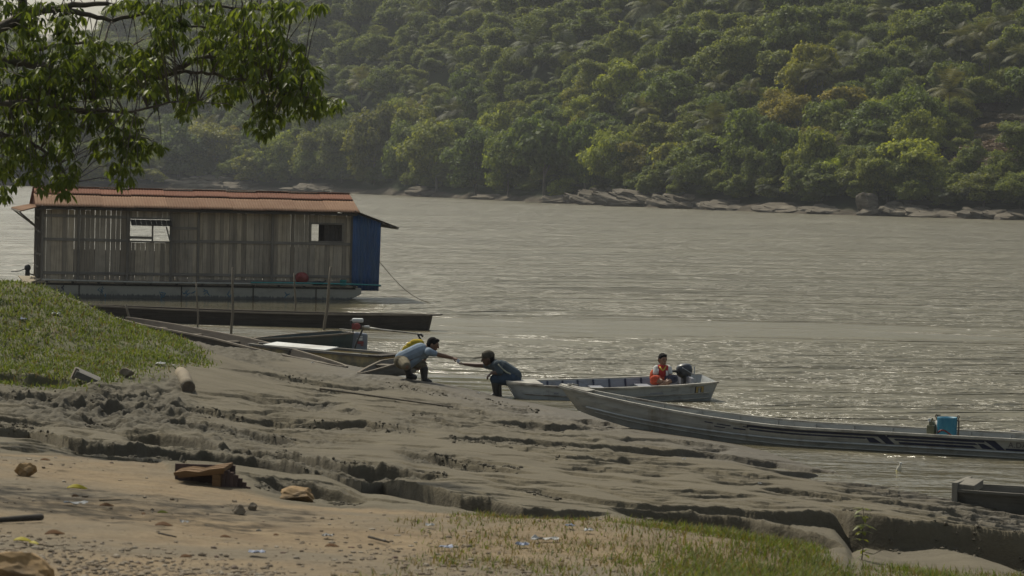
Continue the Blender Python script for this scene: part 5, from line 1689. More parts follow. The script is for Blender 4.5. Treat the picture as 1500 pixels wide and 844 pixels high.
M_EYE = simple("eye", (.05, .04, .035), .3, .1, 5, bstr=0)
def face_bits(fr, parent, hair_mat, cap=None, fringe=1.0):
    c, f, s_, u, k = fr
    m_ = Matrix((f, s_, u)).transposed().to_euler()
    for sg in (-1, 1):
        e_ = MB(); e_.ball(c + f * .086 * k + s_ * sg * .032 * k, .012 * k, 6); e_.build("eye", M_EYE, parent, smooth=True)
    hs = [('e', c - f * .012 * k + u * .022 * k, (.100 * k, .085 * k, .100 * k), m_), ('e', c - f * .045 * k - u * .015 * k, (.065 * k, .078 * k, .085 * k), m_),
          ('e', c + f * .045 * k + u * .078 * k, (.055 * k, .062 * k, .030 * k), m_)]
    fuse("hair", hs, hair_mat, parent, .006, 2)
    if cap:
        M_CAP = cloth("cap_cloth", cap)
        cs = [('e', c + u * .045 * k - f * .004 * k, (.112 * k, .094 * k, .088 * k), m_), ('e', c + u * .125 * k, (.014 * k, .014 * k, .010 * k), m_)]
        cp = fuse("cap", cs, M_CAP, parent, .006, 2)
        fuse("brim", [('e', c + f * .155 * k + u * .028 * k, (.105 * k, .078 * k, .013 * k), m_)], M_CAP, cp, .005, 1)

def hand_shapes(wrist, tip_dir, palm_n, curl=.5, k=1.0, thumb_side=1):
    """palm, four unequal fingers with two bends, and a thumb from the side of the palm"""
    w_ = Vector(wrist); d = Vector(tip_dir).normalized(); n_ = Vector(palm_n); n_ = (n_ - d * n_.dot(d)).normalized(); s_ = d.cross(n_)
    sh = []
    for j in range(4):
        o = (j - 1.5) * .020 * k
        a = w_ + s_ * o * .7; b_ = w_ + d * .085 * k + s_ * o
        sh.append(('c', a, b_, .016 * k, .0125 * k))
        L = (.068, .076, .072, .056)[j] * k
        ang = curl * (1.0 + .12 * j)
        p = b_; dd = d.copy()
        for seg, fr in enumerate((.45, .32, .23)):
            ca = ang * (.8 if seg == 0 else 1.0)
            dd = (dd * math.cos(ca) + n_ * math.sin(ca)).normalized() if True else dd
            n2 = dd.cross(s_) * -1
            q_ = p + dd * L * fr
            sh.append(('c', p, q_, (.0105 - .0012 * seg) * k, (.0095 - .0012 * seg) * k))
            p = q_
    t0 = w_ + d * .025 * k + s_ * thumb_side * .028 * k
    t1 = t0 + (d * .6 + s_ * thumb_side * .55 + n_ * .45).normalized() * .042 * k
    t2 = t1 + (d * .75 + n_ * .6 - s_ * thumb_side * .1).normalized() * .034 * k
    sh += [('c', w_ + s_ * thumb_side * .012 * k, t0, .015 * k, .013 * k), ('c', t0, t1, .0125 * k, .011 * k), ('c', t1, t2, .011 * k, .009 * k)]
    return sh

HAIR = simple("black_hair", (.008, .007, .007), .85, .3, 40, bstr=.5, spec=.1)
def J(o, Y0):
    def f(px, py, dY=0.0):
        return Vector(P(px, py, Y0 + dY)) - o
    return f

# ---- the crouching man who reaches out to the right
Y1 = 51.7
o1 = Vector(P(606, 557, Y1))
man = empty("person", o1, "man in pale blue shirt crouching at the water's edge, reaching right with one arm", "person")
j = J(o1, Y1)
SK1 = skin("brown_skin", (.16, .085, .052))
pel = j(591, 527.5); che = j(616, 513.5); nek = j(627.5, 509.5); hed = j(634.2, 504.2)
shR = j(628.5, 516.0, -.17); elR = j(648.5, 521.2, -.12); wrR = j(662.5, 524.6, -.05)
shL = j(626, 512.5, .17); elL = j(621, 527, .26); wrL = j(617, 534, .10)
hipR = j(591, 530, -.10); knR = j(595.5, 536.5, -.40); anR = j(599.5, 549.5, -.12); toR = j(608, 552.5, -.20)
hipL = j(593, 530, .10); knL = j(621, 535, .14); anL = j(621.5, 556.5, .12); toL = j(630, 559.5, .12)
hs, fr1 = head_shapes(hed, (1, -.18, -.22), .120)
body = hs + [('c', nek, hed - Vector((.02, 0, .03)), .055, .05), ('c', pel, che, .125, .135), ('c', che, nek, .12, .06),
    ('c', shL, shR, .065, .065), ('c', shR, elR, .050, .040), ('c', elR, wrR, .042, .028), ('c', shL, elL, .050, .040), ('c', elL, wrL, .042, .028),
    ('c', pel, hipR, .12, .10), ('c', pel, hipL, .12, .10), ('c', hipR, knR, .09, .062), ('c', knR, anR, .058, .040), ('c', anR, toR, .040, .030),
    ('c', hipL, knL, .09, .062), ('c', knL, anL, .058, .040), ('c', anL, toL, .040, .030)]
body += hand_shapes(wrR, (1, .02, -.18), (0, .3, -1), .55, 1.0, -1)
body += hand_shapes(wrL, (-.5, -.3, -.8), (-.6, -.6, .2), .4, 1.0, 1)
bo = fuse("body", body, SK1, man, .0065, 3)
face_bits(fr1, man, HAIR)
SHIRT1 = cloth("pale_blue_shirt", (.20, .25, .31), .2)
fuse("shirt", [('c', pel + Vector((-.03, 0, .02)), che, .135, .145), ('c', che, nek - Vector((.03, 0, .02)), .138, .07), ('c', shL, shR, .078, .078),
    ('c', shR, shR.lerp(elR, .42), .072, .060), ('c', shL, shL.lerp(elL, .6), .080, .064), ('c', pel + Vector((.10, 0, -.05)), che + Vector((.02, 0, -.06)), .11, .10)], SHIRT1, man, .008, 4)
KHAKI = cloth("khaki_shorts", (.14, .122, .085), .3)
fuse("shorts", [('e', pel + Vector((-.01, 0, -.02)), (.17, .18, .15)), ('c', hipR, hipR.lerp(knR, .92), .112, .086), ('c', hipL, hipL.lerp(knL, .92), .112, .088)], KHAKI, man, .008, 4)
BOOT = simple("black_rubber_boot", (.022, .021, .02), .5, .2, 8)
for kn, an, to in ((knR, anR, toR), (knL, anL, toL)):
    fuse("boot", [('c', kn.lerp(an, .25), an, .078, .058), ('c', an, to, .056, .042), ('c', an - Vector((.02, 0, .03)), to - Vector((0, 0, .015)), .045, .038)], BOOT, man, .007, 2)
# yellow bag on the bank side of his back
M_YBAG = cloth("yellow_bag_cloth", (.34, .25, .02), .3, 6)
bg_ = empty("backpack", o1 + j(604, 511, .22), "yellow cloth bag hanging on the crouching man's back", "bag")
jb = lambda px, py, dY=.22: j(px, py, dY) - j(604, 511, .22)
fuse("bag_body", [('c', jb(596, 512), jb(614, 504.5), .085, .10), ('c', jb(591, 516.5), jb(606, 507), .06, .09), ('e', jb(610, 502), (.12, .10, .07)), ('e', jb(601, 505), (.07, .09, .05))], M_YBAG, bg_, .008, 3)
k = MB(); k.tube([jb(617, 503.5, .12), jb(622, 506.5, .10), jb(624, 511.5, .06), jb(620, 516.5, .04)], .014, 6); k.tube([jb(590, 516, .2), jb(588, 519.5, .15), jb(592, 523, .1)], .012, 6); k.build("strap", M_YBAG, bg_, smooth=True)

# ---- the man with the cap on the bow
Y2 = 51.0
o2 = Vector(P(738, 580, Y2))
man2 = empty("person", o2, "man in cap sitting on the metal boat's bow, stretching his arm to the left", "person")
j = J(o2, Y2)
SK2 = skin("dark_brown_skin", (.085, .046, .03))
pel = j(750, 553.5); che = j(734, 540.5); nek = j(724, 531.5); hed = j(715.0, 524.8)
shR = j(722, 535.5, .17); elR = j(697.5, 535.0, .42); wrR = j(680.0, 533.2, .62)
shL = j(729, 535, -.17); elL = j(732.5, 546.5, -.26); wrL = j(720.5, 546.0, -.20)
hipL = j(748, 555.5, -.10); knL = j(725.5, 555.5, -.16); anL = j(727.5, 577.5, -.12); toL = j(720, 581, -.14)
hipR = j(748, 555.5, .10); knR = j(727.5, 556, .13); anR = j(730.5, 578, .12); toR = j(724, 581.5, .12)
hs, fr2 = head_shapes(hed, (-1, -.10, -.12), .122)
body = hs + [('c', nek, hed + Vector((.03, 0, -.03)), .06, .052), ('c', pel, che, .125, .14), ('c', che, nek, .125, .065),
    ('c', shL, shR, .07, .07), ('c', shR, elR, .054, .042), ('c', elR, wrR, .044, .029), ('c', shL, elL, .054, .042), ('c', elL, wrL, .044, .029),
    ('c', pel, hipR, .12, .10), ('c', pel, hipL, .12, .10), ('c', hipR, knR, .09, .065), ('c', knR, anR, .062, .042), ('c', anR, toR, .040, .030),
    ('c', hipL, knL, .09, .065), ('c', knL, anL, .062, .042), ('c', anL, toL, .040, .030)]
body += hand_shapes(wrR, (-1, .15, .0), (.1, .2, 1), .5, 1.0, 1)
body += hand_shapes(wrL, (-.75, -.1, -.65), (-.4, 0, -.9), .45, 1.0, -1)
fuse("body", body, SK2, man2, .0065, 3)
face_bits(fr2, man2, HAIR, cap=(.055, .048, .036))
SHIRT2 = cloth("faded_blue_green_shirt", (.055, .072, .085), .35, 5)
sh_o = fuse("shirt", [('c', pel + Vector((.03, 0, .03)), che, .150, .165), ('c', che, nek + Vector((.02, 0, -.02)), .155, .085), ('c', shL, shR, .09, .09),
    ('c', shL, shL.lerp(elL, .85), .086, .068), ('c', shR, shR.lerp(elR, .35), .086, .070)], SHIRT2, man2, .008, 4)
k = MB()
k.tube([j(729.5, 533.5, -.26), j(735.5, 540, -.27), j(742, 545.5, -.25), j(748, 548, -.22)], .014, 6); k.build("pale_stripe", cloth("pale_stripe_cloth", (.26, .27, .22)), sh_o, smooth=True)
JEAN = cloth("dark_blue_trousers", (.030, .048, .075), .35, 6)
fuse("trousers", [('e', pel + Vector((.0, 0, -.02)), (.17, .18, .155)), ('c', hipR, knR, .118, .098), ('c', hipL, knL, .122, .100), ('c', knL, knL.lerp(anL, .12), .100, .086), ('c', knR, knR.lerp(anR, .12), .098, .084)], JEAN, man2, .008, 4)
for kn, an, to in ((knR, anR, toR), (knL, anL, toL)):
    fuse("boot", [('c', kn.lerp(an, .22), an, .082, .060), ('c', an, to, .056, .042), ('c', an + Vector((.02, 0, -.03)), to - Vector((0, 0, .015)), .045, .038)], BOOT, man2, .007, 2)
# what passes between the hands
pc = (Vector(P(671.5, 528.8, 51.62)))
M_PAPER = simple("pale_paper", (.50, .54, .62), .7, .15, 8)
k = MB(); k.box((0, 0, 0), (.055, .014, .06), (.1, .45, .2)); o = k.build("packet", M_PAPER, bevel=.006); o.location = pc
tag(o, "small pale packet passing between the two men's hands", "packet")

# ---- the seated boy
Y3 = 51.35
o3 = Vector(P(972, 560, Y3))
boy = empty("person", o3, "boy in red and white jersey sitting in the pale metal motorboat", "person")
j = J(o3, Y3)
SK3 = skin("tan_skin", (.20, .11, .07))
hed = j(970.8, 526.2); nek = j(970.6, 536.0); che = j(970.3, 542.5); pel = j(971, 555.5)
shA = j(961.8, 540.0, -.02); shB = j(979.2, 540.2, .02)
elA = j(959.8, 550.2, -.10); wrA = j(969.5, 557.6, -.27); elB = j(982.0, 550.0, -.06); wrB = j(977.0, 557.3, -.26)
hpA = j(967, 556.5, -.02); knA = j(957.6, 555.5, -.30); anA = j(972, 561.5, -.24)
hpB = j(975, 556.5, -.02); knB = j(986.8, 555.0, -.26); anB = j(975, 562.0, -.30)
hs, fr3 = head_shapes(hed, (.42, -.9, -.06), .104)
body = hs + [('c', nek - Vector((0, 0, .02)), hed - Vector((0, 0, .05)), .044, .042), ('c', pel, che, .095, .095), ('c', che, nek, .09, .045), ('c', shA, shB, .05, .05),
    ('c', shA, elA, .038, .032), ('c', elA, wrA, .032, .023), ('c', shB, elB, .038, .032), ('c', elB, wrB, .032, .023),
    ('c', pel, hpA, .09, .08), ('c', pel, hpB, .09, .08), ('c', hpA, knA, .075, .052), ('c', hpB, knB, .075, .052), ('c', knA, anA, .046, .034), ('c', knB, anB, .046, .034),
    ('c', anA, anA + Vector((.10, -.02, -.03)), .032, .024), ('c', anB, anB + Vector((-.10, -.02, -.03)), .032, .024)]
body += hand_shapes(wrA, (.75, -.3, -.35), (.2, -.4, -1), .5, .8, 1) + hand_shapes(wrB, (-.75, -.35, -.3), (-.2, -.4, -1), .5, .8, -1)
fuse("body", body, SK3, boy, .006, 3)
face_bits(fr3, boy, HAIR)
JERS = cloth("red_jersey", (.33, .030, .028), .2); WHT = cloth("white_sleeve", (.50, .50, .48), .15); YLW = cloth("yellow_trim", (.42, .32, .06), .15)
je = fuse("jersey", [('c', pel + Vector((0, 0, .02)), che, .112, .118), ('c', che, nek - Vector((0, 0, .035)), .112, .07), ('c', shA.lerp(shB, .1), shB.lerp(shA, .1), .064, .064)], JERS, boy, .007, 4)
for a, b_ in ((shA, elA), (shB, elB)): fuse("sleeve", [('c', a, a.lerp(b_, .62), .064, .054)], WHT, je, .006, 2)
k = MB(); k.tube([j(966.3, 537.3, -.075), j(968.5, 540.6, -.118), j(970.7, 543.2, -.128), j(973.2, 540.6, -.118), j(975.2, 537.3, -.075)], .013, 6); k.build("collar", YLW, je, smooth=True)
k = MB(); k.tube([j(976.6, 543, -.122), j(977.2, 549, -.118), j(977.4, 554, -.118)], [.018, .024, .02], 6); k.tube([j(964.5, 541, -.112), j(964.0, 546, -.116)], [.012, .014], 6); k.build("white_panel", WHT, je, smooth=True)
fuse("shorts", [('e', pel + Vector((0, -.02, -.01)), (.125, .12, .095)), ('c', hpA, hpA.lerp(knA, .95), .085, .074)], cloth("orange_red_shorts", (.42, .07, .035)), boy, .007, 3)
fuse("dark_cloth", [('c', hpB, hpB.lerp(knB, 1.0), .086, .078)], cloth("dark_blue_cloth", (.035, .038, .06)), boy, .007, 3)
s_o = tag(fuse("life_vest", [('e', (0, 0, 0), (.07, .09, .13)), ('e', (.02, 0, -.1), (.08, .09, .06))], cloth("orange_vest", (.46, .08, .03)), None, .008, 3), "orange red life vest propped beside the seated boy's right arm", "life vest")
s_o.location = Vector(P(957.2, 551.5, Y3 + .05))
# ================================================================== near tree at the upper left
M_BARK2 = simple("near_bark", (.10, .085, .066), .9, .35, 14, bstr=.5, stretch=(1, 1, .4))
M_LEAF = foliage("near_leaves", (.058, .088, .018), (.14, .18, .036), .52, .45, tint=False, scale=1.5)
TY = 29.0
tr_loc = Vector((-8.6, 26.5, ground_z(-8.6, 26.5)))
ntree = empty("leafy_tree", tr_loc, "big leafy tree at the left whose drooping branches hang in front of the houseboat roof", "tree")
def tp(px, py, dY=0.0): return Vector(P(px, py, TY + dY)) - tr_loc
limbs = []
def limb(mb, pts, r0_, r1_):
    n = len(pts); fine = []
    for i in range(n - 1):
        for k_ in range(4): fine.append(pts[i].lerp(pts[i + 1], k_ / 4) + Vector((rr.uniform(-1, 1), rr.uniform(-1, 1), rr.uniform(-1, 1))) * .012)
    fine.append(pts[-1])
    rs = [r0_ + (r1_ - r0_) * i / (len(fine) - 1) for i in range(len(fine))]
    mb.tube(fine, rs, 8)
    limbs.extend(fine)
mb = MB()
top = Vector((-.1, .1, 5.6))
mb.tube([Vector((0, 0, -.4)), Vector((.03, 0, .6)), Vector((-.05, .05, 2.4)), top * .75, top], [.34, .25, .21, .18, .15], 12)
mb.tube([top, top + Vector((-.5, -.8, 1.6)), top + Vector((-.9, -1.6, 3.0))], [.14, .09, .03], 8)
mb.tube([Vector((-.05, .03, 3.6)), Vector((-1.2, -1.5, 5.0)), Vector((-1.8, -3.2, 6.0))], [.12, .08, .03], 8)
trunk_o = mb.build("trunk", M_BARK2, ntree, smooth=True)
LIMBS = [
 ([top * .8, tp(-130, 120, -1), tp(0, 42, -.3), tp(35, 22, -.1), tp(75, 12, 0), tp(140, 5, .3), tp(200, 12, .4)], .085, .014),
 ([top * .55, tp(-120, 160, .5), tp(0, 88, .6), tp(45, 92, .6), tp(105, 112, .5), tp(180, 116, .4), tp(236, 113, .3), tp(262, 100, .3), tp(300, 84, .3), tp(345, 79, .5), tp(400, 92, .6)], .075, .010),
 ([tp(236, 113, .3), tp(272, 104, .1), tp(305, 107, .0), tp(345, 117, -.1), tp(382, 121, -.2), tp(430, 138, -.2), tp(470, 148, -.2)], .022, .006),
 ([top * .5, tp(-90, 190, -.5), tp(0, 152, -.4), tp(55, 149, -.3), tp(105, 160, -.2), tp(150, 172, -.2), tp(190, 200, -.2)], .06, .008),
 ([top * .5, tp(-90, 210, .2), tp(-10, 195, .3), tp(40, 205, .3), tp(80, 232, .3), tp(105, 268, .3)], .045, .006),
 ([tp(75, 12, 0), tp(120, 20, .2), tp(165, 30, .3), tp(222, 18, .5), tp(300, 8, .8), tp(380, 14, .9), tp(440, 6, 1.0)], .03, .008),
 ([tp(222, 18, .5), tp(255, 36, .4), tp(290, 40, .4), tp(340, 46, .4), tp(420, 62, .5)], .018, .006),
 ([tp(35, 22, -.1), tp(30, -30, -.3), tp(80, -70, -.5), tp(160, -90, -.5)], .05, .012),
 ([tp(0, 88, .6), tp(60, 70, 1.0), tp(130, 60, 1.2), tp(190, 70, 1.3)], .03, .008),
 ([top * .8, Vector((1.2, -2.2, 4.9)), Vector((2.8, -4.2, 4.6)), Vector((3.9, -5.8, 4.4)), Vector((4.2, -6.8, 4.25))], .07, .010),
 ([tp(105, 160, -.2), tp(180, 165, -.5), tp(250, 150, -.6), tp(290, 150, -.6)], .018, .005),
]
for pts, a, b_ in LIMBS:
    mb = MB(); limb(mb, pts, a, b_); mb.build("branch", M_BARK2, ntree, smooth=True)
limb_a = np.array([tuple(p) for p in limbs])

# sprays of drooping leaves: (px, py, rx, ry, count)
BLOBS = [(60, 75, 85, 55, 180), (150, 95, 70, 45, 130), (110, 130, 100, 40, 150), (35, 150, 60, 50, 120), (215, 72, 36, 32, 55), (215, 108, 40, 24, 36), (352, 45, 62, 34, 120), (395, 82, 55, 44, 130), (440, 112, 34, 32, 70),
         (420, 150, 55, 22, 70), (478, 148, 26, 10, 20), (350, 100, 45, 26, 50), (330, 132, 26, 14, 26), (382, 176, 22, 20, 26), (300, 70, 30, 22, 30), (258, 50, 26, 20, 24), (232, 25, 44, 22, 46), (300, 12, 60, 14, 34), (400, 8, 50, 12, 34), (452, 6, 30, 8, 14),
         (275, 150, 22, 16, 26), (250, 135, 34, 14, 24), (60, 195, 68, 36, 120), (150, 178, 60, 26, 70), (205, 215, 34, 22, 40), (180, 245, 26, 22, 28), (150, 212, 36, 18, 30), (25, 235, 38, 24, 50), (95, 248, 20, 18, 20), (70, 262, 34, 12, 24), (100, 276, 14, 8, 8), (12, 262, 16, 14, 10), (5, 285, 8, 7, 4),
         (110, 30, 34, 22, 34), (40, 10, 60, 20, 50), (200, 4, 40, 10, 20), (-60, 100, 60, 110, 160), (-60, 220, 50, 50, 60), (60, -50, 130, 40, 120), (220, -45, 100, 35, 80), (380, -40, 70, 28, 40)]
HOLES = [(150, 30, 30, 22), (20, 82, 18, 9), (285, 108, 30, 20), (180, 140, 26, 12), (205, 48, 22, 14), (120, 205, 14, 20), (232, 175, 26, 18), (310, 152, 20, 10), (262, 84, 14, 10)]
rl = np.random.RandomState(3)
C0 = []
for cx, cy, rx, ry, n in BLOBS:
    for _ in range(int(n * .85)):
        a = rl.uniform(0, 6.283); q = math.sqrt(rl.uniform(0, 1))
        x = cx + rx * q * math.cos(a); y = cy + ry * q * math.sin(a)
        if any(((x - hx_) / rx_) ** 2 + ((y - hy_) / ry_) ** 2 < 1 for hx_, hy_, rx_, ry_ in HOLES): continue
        C0.append(tuple(tp(x, y, rl.normal() * .55)))
C0 = np.array(C0)
# more of the same crown out of frame, above and to the left
ext = rl.normal(size=(500, 3)) * np.array([2.0, 2.2, 1.3]) + np.array([-2.2, -1.2, 6.6])
ext = np.concatenate([ext, rl.uniform(-1, 1, size=(520, 3)) * np.array([1.5, 1.35, .5]) + np.array([4.1, -5.9, 4.3])])
keep = []
for p in ext:
    w_ = Vector(p) + tr_loc; x, y = project(w_)
    keep.append(not (-20 < x < 700 and -8 < y < 860))
C0 = np.concatenate([C0, ext[np.array(keep)]])
def leaf_mesh(C0, rng):
    V = []; Q = []
    n = len(C0)
    for c in C0:
        k_ = rng.randint(5, 9)
        base_a = rng.uniform(0, 6.283)
        sc = rng.uniform(.8, 1.2)
        for j_ in range(k_):
            a = base_a + j_ * 6.283 / k_ + rng.uniform(-.35, .35)
            droop = rng.uniform(.35, 1.35)
            d = np.array([math.cos(a) * math.cos(droop), math.sin(a) * math.cos(droop), -math.sin(droop)])
            L = rng.uniform(.065, .118) * sc; wd = L * rng.uniform(.15, .21)
            s_ = np.array([-math.sin(a), math.cos(a), 0]) + rng.normal(size=3) * .25
            s_ -= d * (s_ @ d); s_ /= np.linalg.norm(s_)
            nn = np.cross(d, s_)
            b0_ = c + d * .02
            p1 = b0_ + d * L * .38; p2 = b0_ + d * L * .75 + np.array([0, 0, -.06 * L]); tip = b0_ + d * L + np.array([0, 0, -.16 * L])
            o_ = len(V)
            V += [b0_, p1 + s_ * wd + nn * wd * .25, p1, p1 - s_ * wd + nn * wd * .25, p2 + s_ * wd * .75 + nn * wd * .2, p2, p2 - s_ * wd * .75 + nn * wd * .2, tip]
            Q += [(o_, o_ + 2, o_ + 1, o_), (o_, o_ + 3, o_ + 2, o_), (o_ + 1, o_ + 2, o_ + 5, o_ + 4), (o_ + 2, o_ + 3, o_ + 6, o_ + 5), (o_ + 4, o_ + 5, o_ + 7, o_ + 4), (o_ + 5, o_ + 6, o_ + 7, o_ + 5)]
    tri = np.array([q[:3] for q in Q if q[3] == q[0]]); quad = np.array([q for q in Q if q[3] != q[0]])
    return np.array(V), tri, quad
V, tri, quad = leaf_mesh(C0, rl)
np_mesh("crown", V, [tri, quad], M_LEAF, ntree, smooth=True)
# twigs that carry the sprays
mb = MB()
for c in C0[::2]:
    d2 = ((limb_a - c) ** 2).sum(1); i = int(np.argmin(d2))
    if d2[i] > 2.2: continue
    a = Vector(limb_a[i]); b_ = Vector(c)
    if (a - b_).length < .03: continue
    m_ = a.lerp(b_, .55) + Vector((0, 0, .08 * (a - b_).length))
    mb.tube([a, m_, b_], [.006, .0045, .003], 4, cap=False)
mb.build("twigs", M_BARK2, ntree)

# ================================================================== grass, gravel and weeds
M_GRASS = foliage("grass_blades", (.055, .085, .016), (.15, .182, .040), .42, .6, tint=False, scale=2.0)
M_DRYG = foliage("dry_grass", (.11, .085, .035), (.20, .155, .07), .3, .8, tint=False, scale=2.0)
def blades(name, pts, hmin, hmax, wd, mat, seed, lean=.45, label=None, dry=None, tuft=5, spread=.03):
    rng = np.random.RandomState(seed)
    pts = np.repeat(np.asarray(pts), tuft, axis=0); n = len(pts)
    pts = pts + np.c_[rng.normal(size=(n, 2)) * spread, np.zeros(n)]
    h = rng.uniform(hmin, hmax, n); a = rng.uniform(0, 6.283, n); l_ = np.abs(rng.normal(size=n)) * lean
    d = np.c_[np.cos(a) * np.sin(l_), np.sin(a) * np.sin(l_), np.cos(l_)]
    s_ = np.c_[-np.sin(a + rng.uniform(-.8, .8, n)), np.cos(a), np.zeros(n)] * (wd * rng.uniform(.6, 1.3, n))[:, None]
    b0_ = pts - np.array([0, 0, .02]); m_ = b0_ + d * (h * .55)[:, None]
    tip = b0_ + d * h[:, None] + np.c_[np.cos(a), np.sin(a), -np.ones(n) * .5] * (h * .22)[:, None]
    V = np.stack([b0_ - s_, b0_ + s_, m_ + s_ * .8, m_ - s_ * .8, tip], 1).reshape(-1, 3)
    i = np.arange(n)[:, None] * 5
    quad = i + np.array([[0, 1, 2, 3]]); tri = i + np.array([[3, 2, 4]])
    fm = None; mats = mat
    if dry is not None:
        mats = [mat, dry[0]]; f1 = (rng.uniform(size=n) < dry[1]).astype(int); fm = np.concatenate([f1, f1])
    return np_mesh(name, V, [quad, tri], mats, fmat=fm)
rg_ = np.random.RandomState(8)
# on the knoll
N = 90000
a = rg_.uniform(-.27, -.10, N); y = rg_.uniform(36, 58, N); x = a * y
z_, sd_, kn_, ro_ = terrain(x, y)
dens = fbm(x * .7, y * .45, 4, 141)
tops = fbm(x * 1.8, y * 1.2, 3, 142)
kp = (kn_ > .15 + .8 * rg_.uniform(size=N)) & (dens + .24 * rg_.uniform(size=N) > .585 - .17 * sstep(42.5, 45, y))
sel = np.where(kp)[0][:30000]
g1 = blades("grass", np.c_[x, y, z_][sel], .03, .12, .009, M_GRASS, 1, .8, dry=(M_DRYG, .13), tuft=4, spread=.07)
tag(g1, "short sunlit grass covering the knoll at the left", "grass", kind="stuff")
# foreground grass along the lower right
POLY = [(560, 765), (700, 752), (880, 748), (960, 762), (1080, 784), (1180, 800), (1215, 826), (1300, 836), (1420, 838), (1560, 846), (1560, 900), (300, 900), (520, 844), (640, 806), (600, 785)]
def inside(px, py):
    c = np.zeros(len(px), bool); n = len(POLY)
    for i in range(n):
        x1_, y1_ = POLY[i]; x2_, y2_ = POLY[(i + 1) % n]
        k_ = ((y1_ > py) != (y2_ > py)) & (px < (x2_ - x1_) * (py - y1_) / (y2_ - y1_ + 1e-9) + x1_)
        c ^= k_
    return c
N = 120000
y = rg_.uniform(11.5, 24, N); a = rg_.uniform(-.09, .2, N); x = a * y
z_, sd_, kn_, ro_ = terrain(x, y)
q = np.c_[x, y, z_] - CAM
zc = q @ fw; px = 750 + F * (q @ rt) / zc; py = 422 - F * (q @ up) / zc
lush = np.clip((px - 850) / 240, 0, 1) * np.clip((1290 - px) / 90, .45, 1) * np.clip((py - 742) / 26, .25, 1)
lush = np.clip(lush * (.15 + 1.5 * (fbm(x * 2.0, y * 1.1, 4, 151) - .12)), 0, 1) ** 2.2
thin = .10 + .22 * (fbm(x * 1.6, y * 1.2, 3, 152) > .55)
ok = inside(px, py)
u_ = rg_.uniform(size=N)
s1 = np.where(ok & (u_ < lush * .55))[0]
g2 = blades("grass", np.c_[x, y, z_][s1], .03, .125, .0034, M_GRASS, 2, .55, dry=(M_DRYG, .28), tuft=5, spread=.04)
tag(g2, "bright green grass clump along the lower right foreground", "grass", kind="stuff")
s2 = np.where(ok & (u_ > lush) & (u_ < lush + thin * .7))[0]
g3 = blades("dry_grass", np.c_[x, y, z_][s2], .02, .08, .0035, M_GRASS, 3, .8, dry=(M_DRYG, .6), tuft=3, spread=.03)
tag(g3, "thin low grass and dry stalks on the sandy ground in the lower middle", "grass", kind="stuff")

# gravel and crumbs
ico_v = []; bm = bmesh.new(); bmesh.ops.create_icosphere(bm, subdivisions=1, radius=1.0)
ico_v = np.array([tuple(v.co) for v in bm.verts]); ico_f = np.array([[v.index for v in f.verts] for f in bm.faces]); bm.free()
m, t, b = mat_new("gravel")
g = t.nodes.new("ShaderNodeNewGeometry")
cc = ramp(t, g.outputs["Random Per Island"], [(0, (.10, .075, .048)), (.35, (.165, .125, .08)), (.7, (.215, .168, .112)), (.95, (.27, .235, .18)), (1, (.09, .045, .03))])
t.links.new(mixc(t, ramp(t, noise(t, 60, 3, .6, coords(t, "World")), [(.3, (.7, .7, .7)), (.7, (1.1, 1.1, 1.1))]), (0, 0, 0), cc), b.inputs["Base Color"])
b.inputs["Roughness"].default_value = .9; M_GRAV = m
def pebbles(name, pts, smin, smax, seed, mat=None, flat=.6):
    rng = np.random.RandomState(seed); n = len(pts)
    s_ = smin + (smax - smin) * rng.uniform(size=n) ** 2.2
    sc = np.c_[s_ * rng.uniform(.7, 1.4, n), s_ * rng.uniform(.7, 1.3, n), s_ * flat * rng.uniform(.6, 1.1, n)]
    ang = rng.uniform(0, 6.283, n); ca, sa = np.cos(ang), np.sin(ang)
    jit = 1 + rng.uniform(-.22, .22, (n, len(ico_v), 1))
    v = ico_v[None] * jit * sc[:, None]
    X2 = v[..., 0] * ca[:, None] - v[..., 1] * sa[:, None]; Y2 = v[..., 0] * sa[:, None] + v[..., 1] * ca[:, None]
    V = np.stack([X2, Y2, v[..., 2]], -1) + np.asarray(pts)[:, None] + np.c_[np.zeros((n, 2)), sc[:, 2] * .35][:, None]
    f = ico_f[None] + (np.arange(n) * len(ico_v))[:, None, None]
    return np_mesh(name, V.reshape(-1, 3), f.reshape(-1, 3), mat or M_GRAV, smooth=False)
N = 60000
y = rg_.uniform(10.5, 26, N); a = rg_.uniform(-.24, .2, N); x = a * y
z_, sd_, kn_, ro_ = terrain(x, y)
q = np.c_[x, y, z_] - CAM; zc = q @ fw; px = 750 + F * (q @ rt) / zc; py = 422 - F * (q @ up) / zc
gl = np.clip((py - 772 - np.maximum(0, px) * .12) / 26, 0, 1) * (px < 420) + .35 * np.exp(-((px - 640) / 160) ** 2) * np.clip((py - 775) / 40, 0, 1)
pr = np.clip(gl * .75, 0, 1) + .012 + .03 * (fbm(x * 1.1, y * .9, 3, 161) > .56)
sel = np.where((sd_ > .4) & (rg_.uniform(size=N) < pr))[0]
pb = pebbles("gravel", np.c_[x, y, z_][sel], .004, .020, 5)
tag(pb, "loose gravel and crumbs of earth strewn over the near ground", "gravel", kind="stuff")
